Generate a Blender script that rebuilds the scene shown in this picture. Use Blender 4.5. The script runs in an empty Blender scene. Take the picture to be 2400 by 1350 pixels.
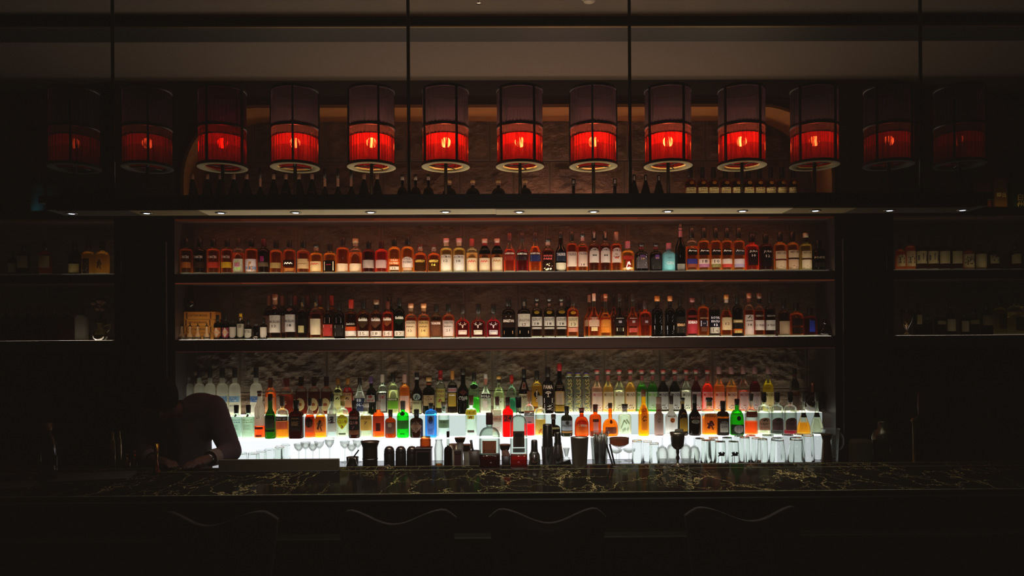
import bpy, math, random
from math import sin, cos, pi, sqrt
from mathutils import Vector, Matrix, noise

RND = random.Random(11)
sc = bpy.context.scene
COL = sc.collection

# ------------------------------------------------------------------ camera
FPX, PX0, PY0, ZC = 1800.0, 1200.0, 810.0, 1.75
YAW, ROLL = 0.0112, 0.0063
fwd = Vector((sin(YAW), cos(YAW), 0))
r0 = Vector((cos(YAW), -sin(YAW), 0))
u0 = Vector((0, 0, 1))
rgt = r0 * cos(ROLL) - u0 * sin(ROLL)
upv = r0 * sin(ROLL) + u0 * cos(ROLL)
EYE = Vector((0, 0, ZC))


def P(px, py, Y):
    """World point on the plane y = Y seen at pixel (px, py) of the 2400x1350 frame."""
    d = fwd + rgt * ((px - PX0) / FPX) + upv * ((PY0 - py) / FPX)
    return EYE + d * (Y / d.y)


def S(Y):
    return Y / FPX


cd = bpy.data.cameras.new('camera')
cam = bpy.data.objects.new('camera', cd)
COL.objects.link(cam)
cd.sensor_width = 36
cd.lens = FPX / 2400 * 36
cd.shift_y = (PY0 - 675) / 2400
cd.clip_start = 0.05
m = Matrix((rgt, upv, -fwd)).transposed().to_4x4()
m.translation = EYE
cam.matrix_world = m
sc.camera = cam

# ------------------------------------------------------------------ colour + materials
MATS = {}


def lin(h, k=1.0):
    if not isinstance(h, str):
        return (h[0] * k, h[1] * k, h[2] * k, 1)
    h = h.lstrip('#')
    out = []
    for i in (0, 2, 4):
        c = int(h[i:i + 2], 16) / 255
        out.append((c / 12.92 if c <= .04045 else ((c + .055) / 1.055) ** 2.4) * k)
    return (*out, 1)


class NT:
    def __init__(s, name):
        s.m = bpy.data.materials.new(name)
        s.m.use_nodes = True
        s.t = s.m.node_tree
        s.t.nodes.clear()
        s.out = s.t.nodes.new('ShaderNodeOutputMaterial')

    def n(s, typ, **kw):
        nd = s.t.nodes.new('ShaderNode' + typ)
        for k, v in kw.items():
            if k.startswith('_'):
                setattr(nd, k[1:], v)
            else:
                key = int(k[1:]) if k[0] == 'i' and k[1:].isdigit() else k.replace('__', ' ')
                if isinstance(v, bpy.types.NodeSocket):
                    s.t.links.new(v, nd.inputs[key])
                else:
                    nd.inputs[key].default_value = v
        return nd

    def fin(s, sock):
        s.t.links.new(sock, s.out.inputs[0])
        return s.m


def pm(name, col, rough=.5, metal=0., spec=.5, emit=None, es=0., coat=0.):
    key = ('pm', col, rough, metal, spec, emit, es, coat)
    if key in MATS:
        return MATS[key]
    t = NT(name)
    b = t.n('BsdfPrincipled', Base__Color=lin(col), Roughness=rough, Metallic=metal)
    b.inputs['Specular IOR Level'].default_value = spec
    b.inputs['Coat Weight'].default_value = coat
    if emit:
        b.inputs['Emission Color'].default_value = lin(emit)
        b.inputs['Emission Strength'].default_value = es
    MATS[key] = t.fin(b.outputs[0])
    return MATS[key]


def em(name, col, st):
    key = ('em', col, st)
    if key not in MATS:
        t = NT(name)
        MATS[key] = t.fin(t.n('Emission', Color=lin(col), Strength=st).outputs[0])
    return MATS[key]


def glassy(col, glow=.0, edge=.35, gl=.05, rough=.04, lens=False):
    """Thin glass or liquid wall: tinted see-through, darker toward the rim, a little reflection and optional inner glow."""
    key = ('gl', col, glow, edge, gl, rough, lens)
    if key in MATS:
        return MATS[key]
    t = NT('glass')
    c = lin(col)
    lw = t.n('LayerWeight', Blend=.35)
    dark = tuple(x * edge for x in c[:3]) + (1,)
    mx = t.n('Mix', _data_type='RGBA')
    t.t.links.new(lw.outputs['Facing'], mx.inputs[0])
    mx.inputs[6].default_value = c
    mx.inputs[7].default_value = dark
    tr = t.n('BsdfTransparent', Color=mx.outputs[2])
    sh = tr.outputs[0]
    if glow:
        gcol = tuple(x ** .82 * glow for x in c[:3]) + (1,)
        tl = t.n('BsdfTranslucent', Color=gcol)
        if lens:      # a full round bottle gathers the light toward its rim and shoulder
            mr = t.n('MapRange', i0=lw.outputs['Facing'], i1=.12, i2=.75, i3=.30, i4=2.6)
            vm = t.n('VectorMath', _operation='SCALE', i0=gcol[:3])
            t.t.links.new(mr.outputs[0], vm.inputs['Scale'])
            t.t.links.new(vm.outputs[0], tl.inputs[0])
        ad = t.n('AddShader')
        t.t.links.new(sh, ad.inputs[0])
        t.t.links.new(tl.outputs[0], ad.inputs[1])
        sh = ad.outputs[0]
    if gl:
        fr = t.n('Fresnel', IOR=1.45)
        sc_ = t.n('Math', _operation='MULTIPLY', i0=fr.outputs[0], i1=gl * 12)
        g = t.n('BsdfGlossy', Color=(1, 1, 1, 1), Roughness=rough)
        ms = t.n('MixShader', i0=sc_.outputs[0])
        t.t.links.new(sh, ms.inputs[1])
        t.t.links.new(g.outputs[0], ms.inputs[2])
        sh = ms.outputs[0]
    MATS[key] = t.fin(sh)
    return MATS[key]


def trans(col, amt=.6, rough=.6, see=0.):
    """Paper, frosted glass, opal plastic: scatters light from both sides."""
    key = ('tr', col, amt, rough, see)
    if key in MATS:
        return MATS[key]
    t = NT('translucent_sheet')
    d = t.n('BsdfDiffuse', Color=lin(col, 1 - amt * .5))
    l = t.n('BsdfTranslucent', Color=lin(col))
    ms = t.n('MixShader', i0=amt)
    t.t.links.new(d.outputs[0], ms.inputs[1])
    t.t.links.new(l.outputs[0], ms.inputs[2])
    sh = ms.outputs[0]
    if see:
        tr = t.n('BsdfTransparent', Color=lin(col))
        m2 = t.n('MixShader', i0=see)
        t.t.links.new(sh, m2.inputs[1])
        t.t.links.new(tr.outputs[0], m2.inputs[2])
        sh = m2.outputs[0]
    MATS[key] = t.fin(sh)
    return MATS[key]


def realglass(col='#f4fff8', rough=0.0):
    key = ('rg', col, rough)
    if key not in MATS:
        t = NT('clear_glass')
        MATS[key] = t.fin(t.n('BsdfGlass', Color=lin(col), Roughness=rough, IOR=1.45).outputs[0])
    return MATS[key]


# ------------------------------------------------------------------ mesh helpers
def mk(name, vs, fs, mats, parent=None, fm=None, smooth=True, loc=None, rz=0.):
    me = bpy.data.meshes.new(name)
    me.from_pydata(vs, [], fs)
    if not isinstance(mats, (list, tuple)):
        mats = [mats]
    for x in mats:
        me.materials.append(x)
    if fm:
        me.polygons.foreach_set('material_index', fm)
    if smooth:
        me.polygons.foreach_set('use_smooth', [True] * len(me.polygons))
    me.update()
    o = bpy.data.objects.new(name, me)
    COL.objects.link(o)
    if parent is not None:
        o.parent = parent
    if loc is not None:
        o.location = loc
    if rz:
        o.rotation_euler = (0, 0, rz)
    return o


def tag(o, label=None, cat=None, group=None, kind=None):
    if label:
        o['label'] = label
    if cat:
        o['category'] = cat
    if group:
        o['group'] = group
    if kind:
        o['kind'] = kind
    return o


def empty(name, loc, label, cat, group=None, rz=0.):
    o = bpy.data.objects.new(name, None)
    COL.objects.link(o)
    o.empty_display_size = .05
    o.location = loc
    o.rotation_euler = (0, 0, rz)
    return tag(o, label, cat, group)


class MB:
    def __init__(s):
        s.v, s.f, s.m = [], [], []

    def add(s, vs, fs, mi=0):
        b = len(s.v)
        s.v += [tuple(v) for v in vs]
        s.f += [tuple(b + i for i in f) for f in fs]
        s.m += [mi] * len(fs)
        return s

    def box(s, x0, x1, y0, y1, z0, z1, mi=0, bev=0.):
        if bev:
            b = min(bev, (x1 - x0) * .45, (y1 - y0) * .45, (z1 - z0) * .45)
            # chamfered box: three stacked rings on z with inset corners
            def ring(i, z):
                return [(x0 + i + b, y0 + i, z), (x1 - i - b, y0 + i, z), (x1 - i, y0 + i + b, z), (x1 - i, y1 - i - b, z),
                        (x1 - i - b, y1 - i, z), (x0 + i + b, y1 - i, z), (x0 + i, y1 - i - b, z), (x0 + i, y0 + i + b, z)]
            vs = ring(b * .7, z0) + ring(0, z0 + b) + ring(0, z1 - b) + ring(b * .7, z1)
            fs = [tuple(range(7, -1, -1)), tuple(range(24, 32))]
            for k in range(3):
                for i in range(8):
                    j = (i + 1) % 8
                    fs.append((k * 8 + i, k * 8 + j, k * 8 + 8 + j, k * 8 + 8 + i))
            return s.add(vs, fs, mi)
        vs = [(x0, y0, z0), (x1, y0, z0), (x1, y1, z0), (x0, y1, z0), (x0, y0, z1), (x1, y0, z1), (x1, y1, z1), (x0, y1, z1)]
        return s.add(vs, [(0, 3, 2, 1), (4, 5, 6, 7), (0, 1, 5, 4), (1, 2, 6, 5), (2, 3, 7, 6), (3, 0, 4, 7)], mi)

    def lathe(s, pr, seg=24, n=2., dr=1., R=None, rn=.35, mi=None, off=(0, 0, 0), wob=None):
        """pr: [(r, z)] or [(r, z, mat)]; closes to a pole where r == 0."""
        R = R or max(p[0] for p in pr)
        rows = []
        b = len(s.v)
        for p in pr:
            r, z = p[0], p[1]
            if r <= 1e-7:
                rows.append([len(s.v)])
                s.v.append((off[0], off[1], off[2] + z))
                continue
            k = max(0., min(1., (r / R - rn - .1) / (.9 - rn)))
            nn, dd = 2 + (n - 2) * k, 1 + (dr - 1) * k
            row = []
            for i in range(seg):
                a = 2 * pi * (i + .5) / seg
                c, q = cos(a), sin(a)
                rr = r
                if wob:
                    rr = r * wob(a)
                if nn > 2.01:
                    x = rr * math.copysign(abs(c) ** (2 / nn), c)
                    y = rr * math.copysign(abs(q) ** (2 / nn), q) * dd
                else:
                    x, y = rr * c, rr * q * dd
                row.append(len(s.v))
                s.v.append((off[0] + x, off[1] + y, off[2] + z))
            rows.append(row)
        for k in range(len(rows) - 1):
            A, B = rows[k], rows[k + 1]
            mi_ = mi if mi is not None else (pr[k][2] if len(pr[k]) > 2 else 0)
            if len(A) == 1 and len(B) == 1:
                continue
            for i in range(seg):
                j = (i + 1) % seg
                if len(A) == 1:
                    s.f.append((A[0], B[j], B[i]))
                elif len(B) == 1:
                    s.f.append((A[i], A[j], B[0]))
                else:
                    s.f.append((A[i], A[j], B[j], B[i]))
                s.m.append(mi_)
        return s

    def tube(s, pts, r, seg=8, mi=0, cap=True, taper=None):
        pts = [Vector(p) for p in pts]
        rows = []
        for i, p in enumerate(pts):
            d = (pts[min(i + 1, len(pts) - 1)] - pts[max(i - 1, 0)]).normalized()
            a = d.orthogonal().normalized() if i == 0 else (pa - d * pa.dot(d)).normalized()
            pa = a
            b_ = d.cross(a)
            rr = r if taper is None else taper[i]
            rows.append([p + (a * cos(2 * pi * k / seg) + b_ * sin(2 * pi * k / seg)) * rr for k in range(seg)])
        vs = [v for row in rows for v in row]
        fs = []
        for i in range(len(rows) - 1):
            for k in range(seg):
                j = (k + 1) % seg
                fs.append((i * seg + k, i * seg + j, (i + 1) * seg + j, (i + 1) * seg + k))
        if cap:
            fs.append(tuple(range(seg - 1, -1, -1)))
            fs.append(tuple((len(rows) - 1) * seg + k for k in range(seg)))
        return s.add(vs, fs, mi)

    def obj(s, name, mats, parent=None, smooth=False, loc=None, rz=0.):
        return mk(name, s.v, s.f, mats, parent, s.m, smooth, loc, rz)


def dup(root, loc=None, parent=None):
    c = root.copy()
    COL.objects.link(c)
    if parent is not None:
        c.parent = parent
    for ch in list(root.children):
        dup(ch, None, c)
    if loc is not None:
        c.location = loc
    return c


# ------------------------------------------------------------------ lettering
TXT = {}


def textgeo(body):
    if body in TXT:
        return TXT[body]
    cu = bpy.data.curves.new('lettering', 'FONT')
    cu.body = body
    cu.resolution_u = 1
    cu.offset = .012
    o = bpy.data.objects.new('lettering', cu)
    COL.objects.link(o)
    dg = bpy.context.evaluated_depsgraph_get()
    ev = o.evaluated_get(dg)
    me = ev.to_mesh()
    vs = [(v.co.x, v.co.y) for v in me.vertices]
    fs = [tuple(p.vertices) for p in me.polygons]
    ev.to_mesh_clear()
    bpy.data.objects.remove(o)
    bpy.data.curves.remove(cu)
    if vs:
        x0, x1 = min(v[0] for v in vs), max(v[0] for v in vs)
        y0, y1 = min(v[1] for v in vs), max(v[1] for v in vs)
    else:
        x0 = y0 = 0
        x1 = y1 = 1
    TXT[body] = (vs, fs, x0, x1, y0, y1)
    return TXT[body]


def flat_text(mb, body, cx, cz, w, h, y, mi=0, stretch=True, vertical=False):
    """Lettering in the local x-z plane at depth y, facing -y, fitted in w x h about (cx, cz)."""
    vs, fs, x0, x1, y0, y1 = textgeo(body)
    if vertical:
        k1, k2 = h / (x1 - x0), w / (y1 - y0)
        pts = [(cx + ((v[1] - y0) - (y1 - y0) / 2) * -k2, y, cz + (v[0] - (x0 + x1) / 2) * k1) for v in vs]
    else:
        k1 = w / (x1 - x0)
        k2 = h / (y1 - y0)
        if not stretch:
            k1 = k2 = min(k1, k2)
        else:
            k1 = min(k1, k2 * 1.5)
            k2 = min(k2, k1 * 2.2)
        pts = [(cx + (v[0] - (x0 + x1) / 2) * k1, y, cz + (v[1] - (y0 + y1) / 2) * k2) for v in vs]
    mb.add(pts, fs, mi)
# ------------------------------------------------------------------ main planes
YF, YB = 4.98, 5.30                      # front of the back-bar wall, stone at the rear of its niches
XL, XR = P(410, 700, YF).x, P(1957, 700, YF).x
XPL, XPR = P(268, 700, YF).x, P(2095, 700, YF).x
ZU = P(1200, 639, YF).z                  # upper shelf top
ZM = P(1200, 792, YF).z                  # middle shelf top
ZT = P(1200, 490, YF).z                  # ledge under the arch
ZF = P(1200, 1025, 5.01).z               # front lit step
ZR = P(1200, 971, 5.125).z               # rear lit step
ZK = 1.01                                # back counter
ZC1 = 1.10                               # bar counter
ZS = 1.06                                # service shelf behind it
ZCEIL = 3.47
XW = 4.6

# ------------------------------------------------------------------ setting materials


def stone_mat(k=1.):
    t = NT('rough_stone')
    tc = t.n('TexCoord')
    mp = t.n('Mapping')
    mp.inputs['Scale'].default_value = (1, 1, 1.6)
    t.t.links.new(tc.outputs['Object'], mp.inputs[0])
    n1 = t.n('TexNoise', Vector=mp.outputs[0], Scale=6., Detail=8., Roughness=.65)
    n2 = t.n('TexNoise', Vector=mp.outputs[0], Scale=34., Detail=6., Roughness=.7)
    cr = t.n('ValToRGB', Fac=n1.outputs[0])
    cr.color_ramp.elements[0].color = lin('#2e211a', k)
    cr.color_ramp.elements[1].color = lin('#745a42', k)
    cr.color_ramp.elements[0].position = .3
    cr.color_ramp.elements[1].position = .75
    bp = t.n('Bump', Strength=.8, Distance=.014, Height=n2.outputs[0])
    b = t.n('BsdfPrincipled', Base__Color=cr.outputs[0], Roughness=.42, Normal=bp.outputs[0])
    b.inputs['Specular IOR Level'].default_value = .45
    return t.fin(b.outputs[0])


def wood_mat(name, c1, c2, rough=.35):
    t = NT(name)
    tc = t.n('TexCoord')
    mp = t.n('Mapping')
    mp.inputs['Scale'].default_value = (1.2, 6, 22)
    t.t.links.new(tc.outputs['Object'], mp.inputs[0])
    n1 = t.n('TexNoise', Vector=mp.outputs[0], Scale=2.2, Detail=6., Roughness=.6)
    cr = t.n('ValToRGB', Fac=n1.outputs[0])
    cr.color_ramp.elements[0].color = lin(c1)
    cr.color_ramp.elements[1].color = lin(c2)
    b = t.n('BsdfPrincipled', Base__Color=cr.outputs[0], Roughness=rough)
    return t.fin(b.outputs[0])


def marble_mat():
    t = NT('black_gold_marble')
    tc = t.n('TexCoord')
    mp = t.n('Mapping')
    mp.inputs['Scale'].default_value = (1.1, .5, 1)
    mp.inputs['Rotation'].default_value = (0, 0, .3)
    t.t.links.new(tc.outputs['Object'], mp.inputs[0])
    nz = t.n('TexNoise', Vector=mp.outputs[0], Scale=3.2, Detail=6., Roughness=.6)
    mixv = t.n('Mix', _data_type='RGBA', i0=.34)
    t.t.links.new(mp.outputs[0], mixv.inputs[6])
    t.t.links.new(nz.outputs['Color'], mixv.inputs[7])
    vor = []
    for scl, w in ((2.1, .0036), (4.3, .0042), (9., .0060)):
        v = t.n('TexVoronoi', _feature='DISTANCE_TO_EDGE', Vector=mixv.outputs[2], Scale=scl)
        vor.append(t.n('MapRange', i0=v.outputs['Distance'], i1=0.0, i2=w * scl / 3, i3=1.0, i4=0.0))
    gts = []
    for scl, lo, hi in ((1.7, .32, .5), (2.6, .40, .56), (3.7, .46, .62)):
        nb = t.n('TexNoise', Vector=mp.outputs[0], Scale=scl, Detail=4.)
        gts.append(t.n('MapRange', i0=nb.outputs[0], i1=lo, i2=hi, i3=0., i4=1.))
    pr_ = [t.n('Math', _operation='MULTIPLY', i0=v.outputs[0], i1=g.outputs[0]) for v, g in zip(vor, gts)]
    m1 = t.n('Math', _operation='MAXIMUM', i0=pr_[0].outputs[0], i1=pr_[1].outputs[0])
    m2 = t.n('Math', _operation='MAXIMUM', i0=m1.outputs[0], i1=pr_[2].outputs[0])
    n3 = t.n('TexNoise', Vector=mp.outputs[0], Scale=5., Detail=5.)
    gr = t.n('MapRange', i0=n3.outputs[0], i1=.35, i2=.7, i3=.25, i4=1.)
    vv = t.n('Math', _operation='MULTIPLY', i0=m2.outputs[0], i1=gr.outputs[0])
    base = t.n('ValToRGB', Fac=nz.outputs[0])
    base.color_ramp.elements[0].color = lin('#0a0806')
    base.color_ramp.elements[1].color = lin('#1c1811')
    mx = t.n('Mix', _data_type='RGBA', i0=vv.outputs[0])
    t.t.links.new(base.outputs[0], mx.inputs[6])
    mx.inputs[7].default_value = lin('#f0d488')
    b = t.n('BsdfDiffuse', Color=mx.outputs[2], Roughness=.5)
    g = t.n('BsdfGlossy', Color=(1, .97, .9, 1), Roughness=.07)
    ms = t.n('MixShader', i0=.04)
    t.t.links.new(b.outputs[0], ms.inputs[1])
    t.t.links.new(g.outputs[0], ms.inputs[2])
    return t.fin(ms.outputs[0])


M_STONE = stone_mat()
M_WOOD = wood_mat('dark_stained_wood', '#2a1c1c', '#4a3634', .42)
M_PILLAR = wood_mat('pillar_wood', '#140d0c', '#241817', .45)
M_ARCH = wood_mat('amber_oak_trim', '#4e2a10', '#80501f', .55)
M_BLACK = pm('black_lacquer', '#070606', .5, 0., .2)
M_WALL = pm('dark_plaster', '#2b1f1c', .85)
M_CEIL = pm('ceiling_paint', '#3a2e25', .85)
M_FLOOR = pm('dark_floor', '#14100d', .5)
M_BLKMET = pm('black_metal', '#0a0908', .4, .6)
M_CREAM = pm('cream_paint', '#f0d69c', .6)
M_MARBLE = marble_mat()
M_CHROME = pm('polished_steel', '#d8d4cc', .2, 1.)
M_DKSTEEL = pm('dark_steel', '#6a665c', .3, 1.)
M_BRASS = pm('brass', '#b0822e', .22, 1.)
M_COPPER = pm('copper', '#a8562a', .25, 1.)


def struct(name, mb, mats, smooth=False, label=None):
    o = mb.obj(name, mats, None, smooth)
    o['kind'] = 'structure'
    if label:
        o['label'] = label
    return o


# ------------------------------------------------------------------ room shell
struct('floor', MB().box(-XW, XW, -1.5, YB + .35, -.08, 0), M_FLOOR)
struct('ceiling', MB().box(-XW, XW, -1.5, YB + .35, ZCEIL, ZCEIL + .1), M_CEIL)
struct('wall_left', MB().box(-XW - .1, -XW, -1.5, YB + .35, 0, ZCEIL), M_WALL)
struct('wall_right', MB().box(XW, XW + .1, -1.5, YB + .35, 0, ZCEIL), M_WALL)
# black downstand beam across the ceiling with a thin bright lip
struct('ceiling_beam', MB().box(-XW, XW, 4.01, 4.2, 3.412, ZCEIL), M_BLACK)
struct('trim_1', MB().box(-XW, XW, 3.995, 4.01, 3.41, 3.416), pm('satin_brass_lip', '#7a6a4a', .3, 1.))

# stone wall at the rear of the niches: blocks in courses, split faces
def stone_wall():
    rows = [0.0, .66, 1.05, 1.444, 1.84, 2.235, 2.63, 3.02, ZCEIL]
    rr = random.Random(5)
    known = {3: [563, 766, 893, 958, 1153, 1278, 1415, 1545, 1668, 1890], 2: [640, 840, 1010, 1240, 1500, 1760],
             5: [700, 828, 895, 1085, 1280, 1470, 1662, 1850], 4: [540, 765, 900, 1090, 1215, 1395, 1610, 1780],
             7: [600, 765, 900, 955, 1150, 1345, 1475, 1655, 1850], 6: [560, 720, 900, 1080, 1205, 1290, 1465, 1570, 1650, 1840]}
    blocks = []
    for i in range(len(rows) - 1):
        xs = [-XW]
        if i in known:
            xs += [x for x in (-4.2, -3.7, -3.1, -2.75)]
            xs += [P(k, 700, YB).x for k in known[i]]
            xs += [2.8, 3.2, 3.7, 4.2]
        else:
            while xs[-1] < XW - .5:
                xs.append(xs[-1] + rr.uniform(.3, .7))
        xs.append(XW)
        for a, b in zip(xs, xs[1:]):
            blocks.append((a, b, rows[i], rows[i + 1], rr.uniform(0, 100), rr.uniform(.4, 1.), rr.uniform(-.6, .6)))
    mb = MB()
    for a, b, z0, z1, sd, amp, tilt in blocks:
        hot = z0 > .6 and XL - .2 < (a + b) / 2 < XR + .2
        st = (.0105 if z0 > 1. and z1 < 1.9 else .015) if hot else .06
        nsx, nsz = max(2, int((b - a) / st)), max(2, int((z1 - z0) / st))
        xg = [a, a + .003, a + .006] + [a + (b - a) * i / nsx for i in range(1, nsx)] + [b - .006, b - .003, b]
        zg = [z0, z0 + .003, z0 + .006] + [z0 + (z1 - z0) * i / nsz for i in range(1, nsz)] + [z1 - .006, z1 - .003, z1]
        nx, nz = len(xg) - 1, len(zg) - 1
        vs, fs, ms = [], [], []
        for j in range(nz + 1):
            for i in range(nx + 1):
                x, z = xg[i], zg[j]
                e = min(x - a, b - x, z - z0, z1 - z)
                k = min(1., max(0., (e - .022) / .035))
                p = Vector((x * 2.6 + sd, z * (3.6 + tilt * 2) + x * tilt * 3, sd * .7))
                h = noise.fractal(p, 1.0, 2.0, 6) * .5 + .5
                rdg = 1 - abs(noise.noise(Vector((x * 3.4 + sd, z * 6 + x * tilt * 6, 1.3 + sd))))
                q2 = noise.fractal(Vector((x * 17 + sd, z * 24 + x * tilt * 14, 3.1)), 1., 2., 4)
                rg = 1. if z0 > .9 and z1 < 1.9 else .45
                d = (.016 + rg * (.036 * amp * max(0, h) + .02 * amp * rdg ** 3 + .010 * q2 - .012) * k)
                d = max(0., min(d, .066))
                if e <= .0035:
                    d = .012
                vs.append((x, YB - d, z))
        for j in range(nz):
            for i in range(nx):
                q = j * (nx + 1) + i
                fs.append((q, q + 1, q + nx + 2, q + nx + 1))
                xm, zm = (xg[i] + xg[i + 1]) / 2, (zg[j] + zg[j + 1]) / 2
                ms.append((1 if min(xm - a, b - xm, zm - z0, z1 - zm) < .013 and hot else 0) + (2 if 1.8 < z0 < 2.6 else 0))
        mb.add(vs, fs)
        mb.m[-len(ms):] = ms
    struct('wall_back', mb, [M_STONE, pm('dressed_stone_margin', '#55463a', .6), stone_mat(.5), pm('dressed_stone_margin', '#3c302a', .6)], smooth=False)  # darker copies put the shade behind the shelves into the stone colour


stone_wall()

# upper wall face with the round-cornered opening
def arch_wall():
    xa, xb = P(432, 400, YF).x, P(1948, 400, YF).x
    zt = P(1200, 253, YF).z
    rad = .46
    pts = [(xa, ZT)]
    for i in range(13):
        a = pi - i / 12 * pi / 2
        pts.append((xa + rad + rad * cos(a), zt - rad + rad * sin(a)))
    for i in range(1, 10):
        pts.append((xa + rad + (xb - xa - 2 * rad) * i / 10, zt))
    for i in range(13):
        a = pi / 2 - i / 12 * pi / 2
        pts.append((xb - rad + rad * cos(a), zt - rad + rad * sin(a)))
    pts.append((xb, ZT))
    out = []
    for i, (x, z) in enumerate(pts):
        if i == 0:
            out.append((XPL, ZT))
        elif i == len(pts) - 1:
            out.append((XPR, ZT))
        elif i <= 6:
            out.append((XPL, ZT + (ZCEIL - ZT) * (i / 7)))
        elif i >= len(pts) - 7:
            out.append((XPR, ZT + (ZCEIL - ZT) * ((len(pts) - 1 - i) / 7)))
        else:
            f = (i - 7) / (len(pts) - 15)
            out.append((XPL + (XPR - XPL) * f, ZCEIL))
    n = len(pts)
    mb = MB()
    vs = [(x, YF, z) for x, z in pts] + [(x, YF, z) for x, z in out]
    mb.add(vs, [(i, i + 1, n + i + 1, n + i) for i in range(n - 1)])
    # returns of the wall toward the side niches
    for X in (XPL, XPR):
        mb.add([(X, YF, ZT), (X, YB + .1, ZT), (X, YB + .1, ZCEIL), (X, YF, ZCEIL)], [(0, 1, 2, 3)])
    struct('wall_front', mb, M_WALL)
    rv = MB()
    rv.add([(x, YF - .012, z) for x, z in pts] + [(x, YB + .02, z) for x, z in pts], [(i, n + i, n + i + 1, i + 1) for i in range(n - 1)])
    po = []
    cx, cz = (xa + xb) / 2, ZT
    for i, (x, z) in enumerate(pts):
        j0, j1 = max(i - 1, 0), min(i + 1, n - 1)
        t = Vector((pts[j1][0] - pts[j0][0], pts[j1][1] - pts[j0][1])).normalized()
        po.append((x - t.y * .02, z + t.x * .02))
    rv.add([(x, YF - .012, z) for x, z in pts] + [(x, YF - .012, z) for x, z in po], [(i, i + 1, n + i + 1, n + i) for i in range(n - 1)])
    rv.add([(x, YF - .012, z) for x, z in po] + [(x, YF, z) for x, z in po], [(i, i + 1, n + i + 1, n + i) for i in range(n - 1)])
    struct('trim_2', rv, M_ARCH, smooth=False)


arch_wall()

# ------------------------------------------------------------------ back-bar joinery
for nm, a, b in (('pillar_left', XPL, XL), ('pillar_right', XR, XPR)):
    mb = MB().box(a, b, YF, YB + .05, 0, ZT - .002)
    w = b - a
    mb.box(a + w * .12, b - w * .12, YF - .012, YF, .2, ZT - .2, bev=.008)
    struct(nm, mb, M_PILLAR)


FRONT_K = 28.
INLAY = (.0105, .002)


def shelf_unit(name, label, a, b, ledge_light, levels, strip, counterbase):
    """One bay: header with its ledge, shelves with glowing tops, thin light lips under the front edges, base cabinet below."""
    root = empty(name, ((a + b) / 2, (YF + YB) / 2, 0), label, 'shelf unit')
    cx, cy = (a + b) / 2, (YF + YB) / 2

    def part(nm, mb, mats, parent=root):
        o = mb.obj(nm, mats)
        o.parent = parent
        o.location = (-cx, -cy, 0)
        return o
    h = part('header', MB().box(a, b, YF - .012, YB, P(1200, 511, YF).z, ZT), M_WOOD)
    for (z, th, seg) in levels:
        bd = part('shelf_board', MB().box(a + .001, b - .001, YF, YB, z - th, z), M_WOOD)
        n = len(seg)
        il = INLAY[0] if z == ZU else INLAY[1]
        part('inlay', MB().box(a + .012, b - .012, YF + .038, YB - .075, z - .001, z + il), M_BLACK, bd).location = (0, 0, 0)
        for i, s_ in enumerate(seg):
            if s_ <= 0:
                continue
            xa, xb = a + .02 + (b - a - .04) * i / n, a + .02 + (b - a - .04) * (i + 1) / n
            lp = MB().add([(xa, YF + .040, z + il + .0004), (xb, YF + .040, z + il + .0004), (xb, YB - .077, z + il + .0004), (xa, YB - .077, z + il + .0004)], [(0, 1, 2, 3)])
            o = part('light_panel', lp, em('shelf_glow', '#ffe6c0', s_), bd)
            o.location = (0, 0, 0)
            fp = MB().add([(xa, YF + .006, z + .0004), (xb, YF + .006, z + .0004), (xb, YF + .022, z + .0004), (xa, YF + .022, z + .0004)], [(0, 1, 2, 3)])  # added strip that lights the labels from the front
            o = part('front_fill', fp, em('front_fill_glow', '#ffe9cc', s_ * FRONT_K), bd)
            o.location = (0, 0, 0)
    for (z, zh, seg, col) in strip:
        n = len(seg)
        for i, s_ in enumerate(seg):
            if s_ <= 0:
                continue
            xa, xb = a + .004 + (b - a - .008) * i / n, a + .004 + (b - a - .008) * (i + 1) / n
            part('light_strip', MB().box(xa, xb, YF - .004, YF + .02, z - zh, z), em('strip_glow', col, s_))
    return root, part


TH = ZU - P(1200, 659, YF).z
TH2 = ZM - P(1200, 819, YF).z
cseg = [.35, .7, 1.0, 1.1, 1.1, 1.1, 1.0, .9, .7, .4]
centre, cpart = shelf_unit(
    'back_bar_unit', 'wide dark wood back bar bay with two lit bottle shelves', XL, XR, True,
    [(ZU, TH, [1.75 * k for k in cseg]), (ZM, TH2, [1.75 * k for k in cseg])],
    [(P(1200, 511, YF).z, .0085, [.03, .05, .08, .12, .14, .14, .13, .09, .05, .02], '#ff6a30'),
     (ZU - TH, .0075, [.06, .10, .16, .25, .3, .3, .26, .18, .1, .05], '#ff7a4a'),
     (ZM - TH2, .005, [.03, .05, .08, .1, .12, .12, .1, .08, .05, .03], '#d8785a')], True)
# lit steps that carry the lower bottles
lit = cpart('lit_step', MB().box(XL + .02, XR - .03, 4.966, 5.1, ZK + .002, ZF - .002), pm('white_core', '#cfcfc8', .6))


def face(nm, x0, x1, y, z0, z1, col, s_):
    mb = MB().add([(x0, y, z0), (x1, y, z0), (x1, y, z1), (x0, y, z1)], [(0, 1, 2, 3)])
    o = cpart(nm, mb, em(nm, col, s_), lit)
    o.location = (0, 0, 0)


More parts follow.
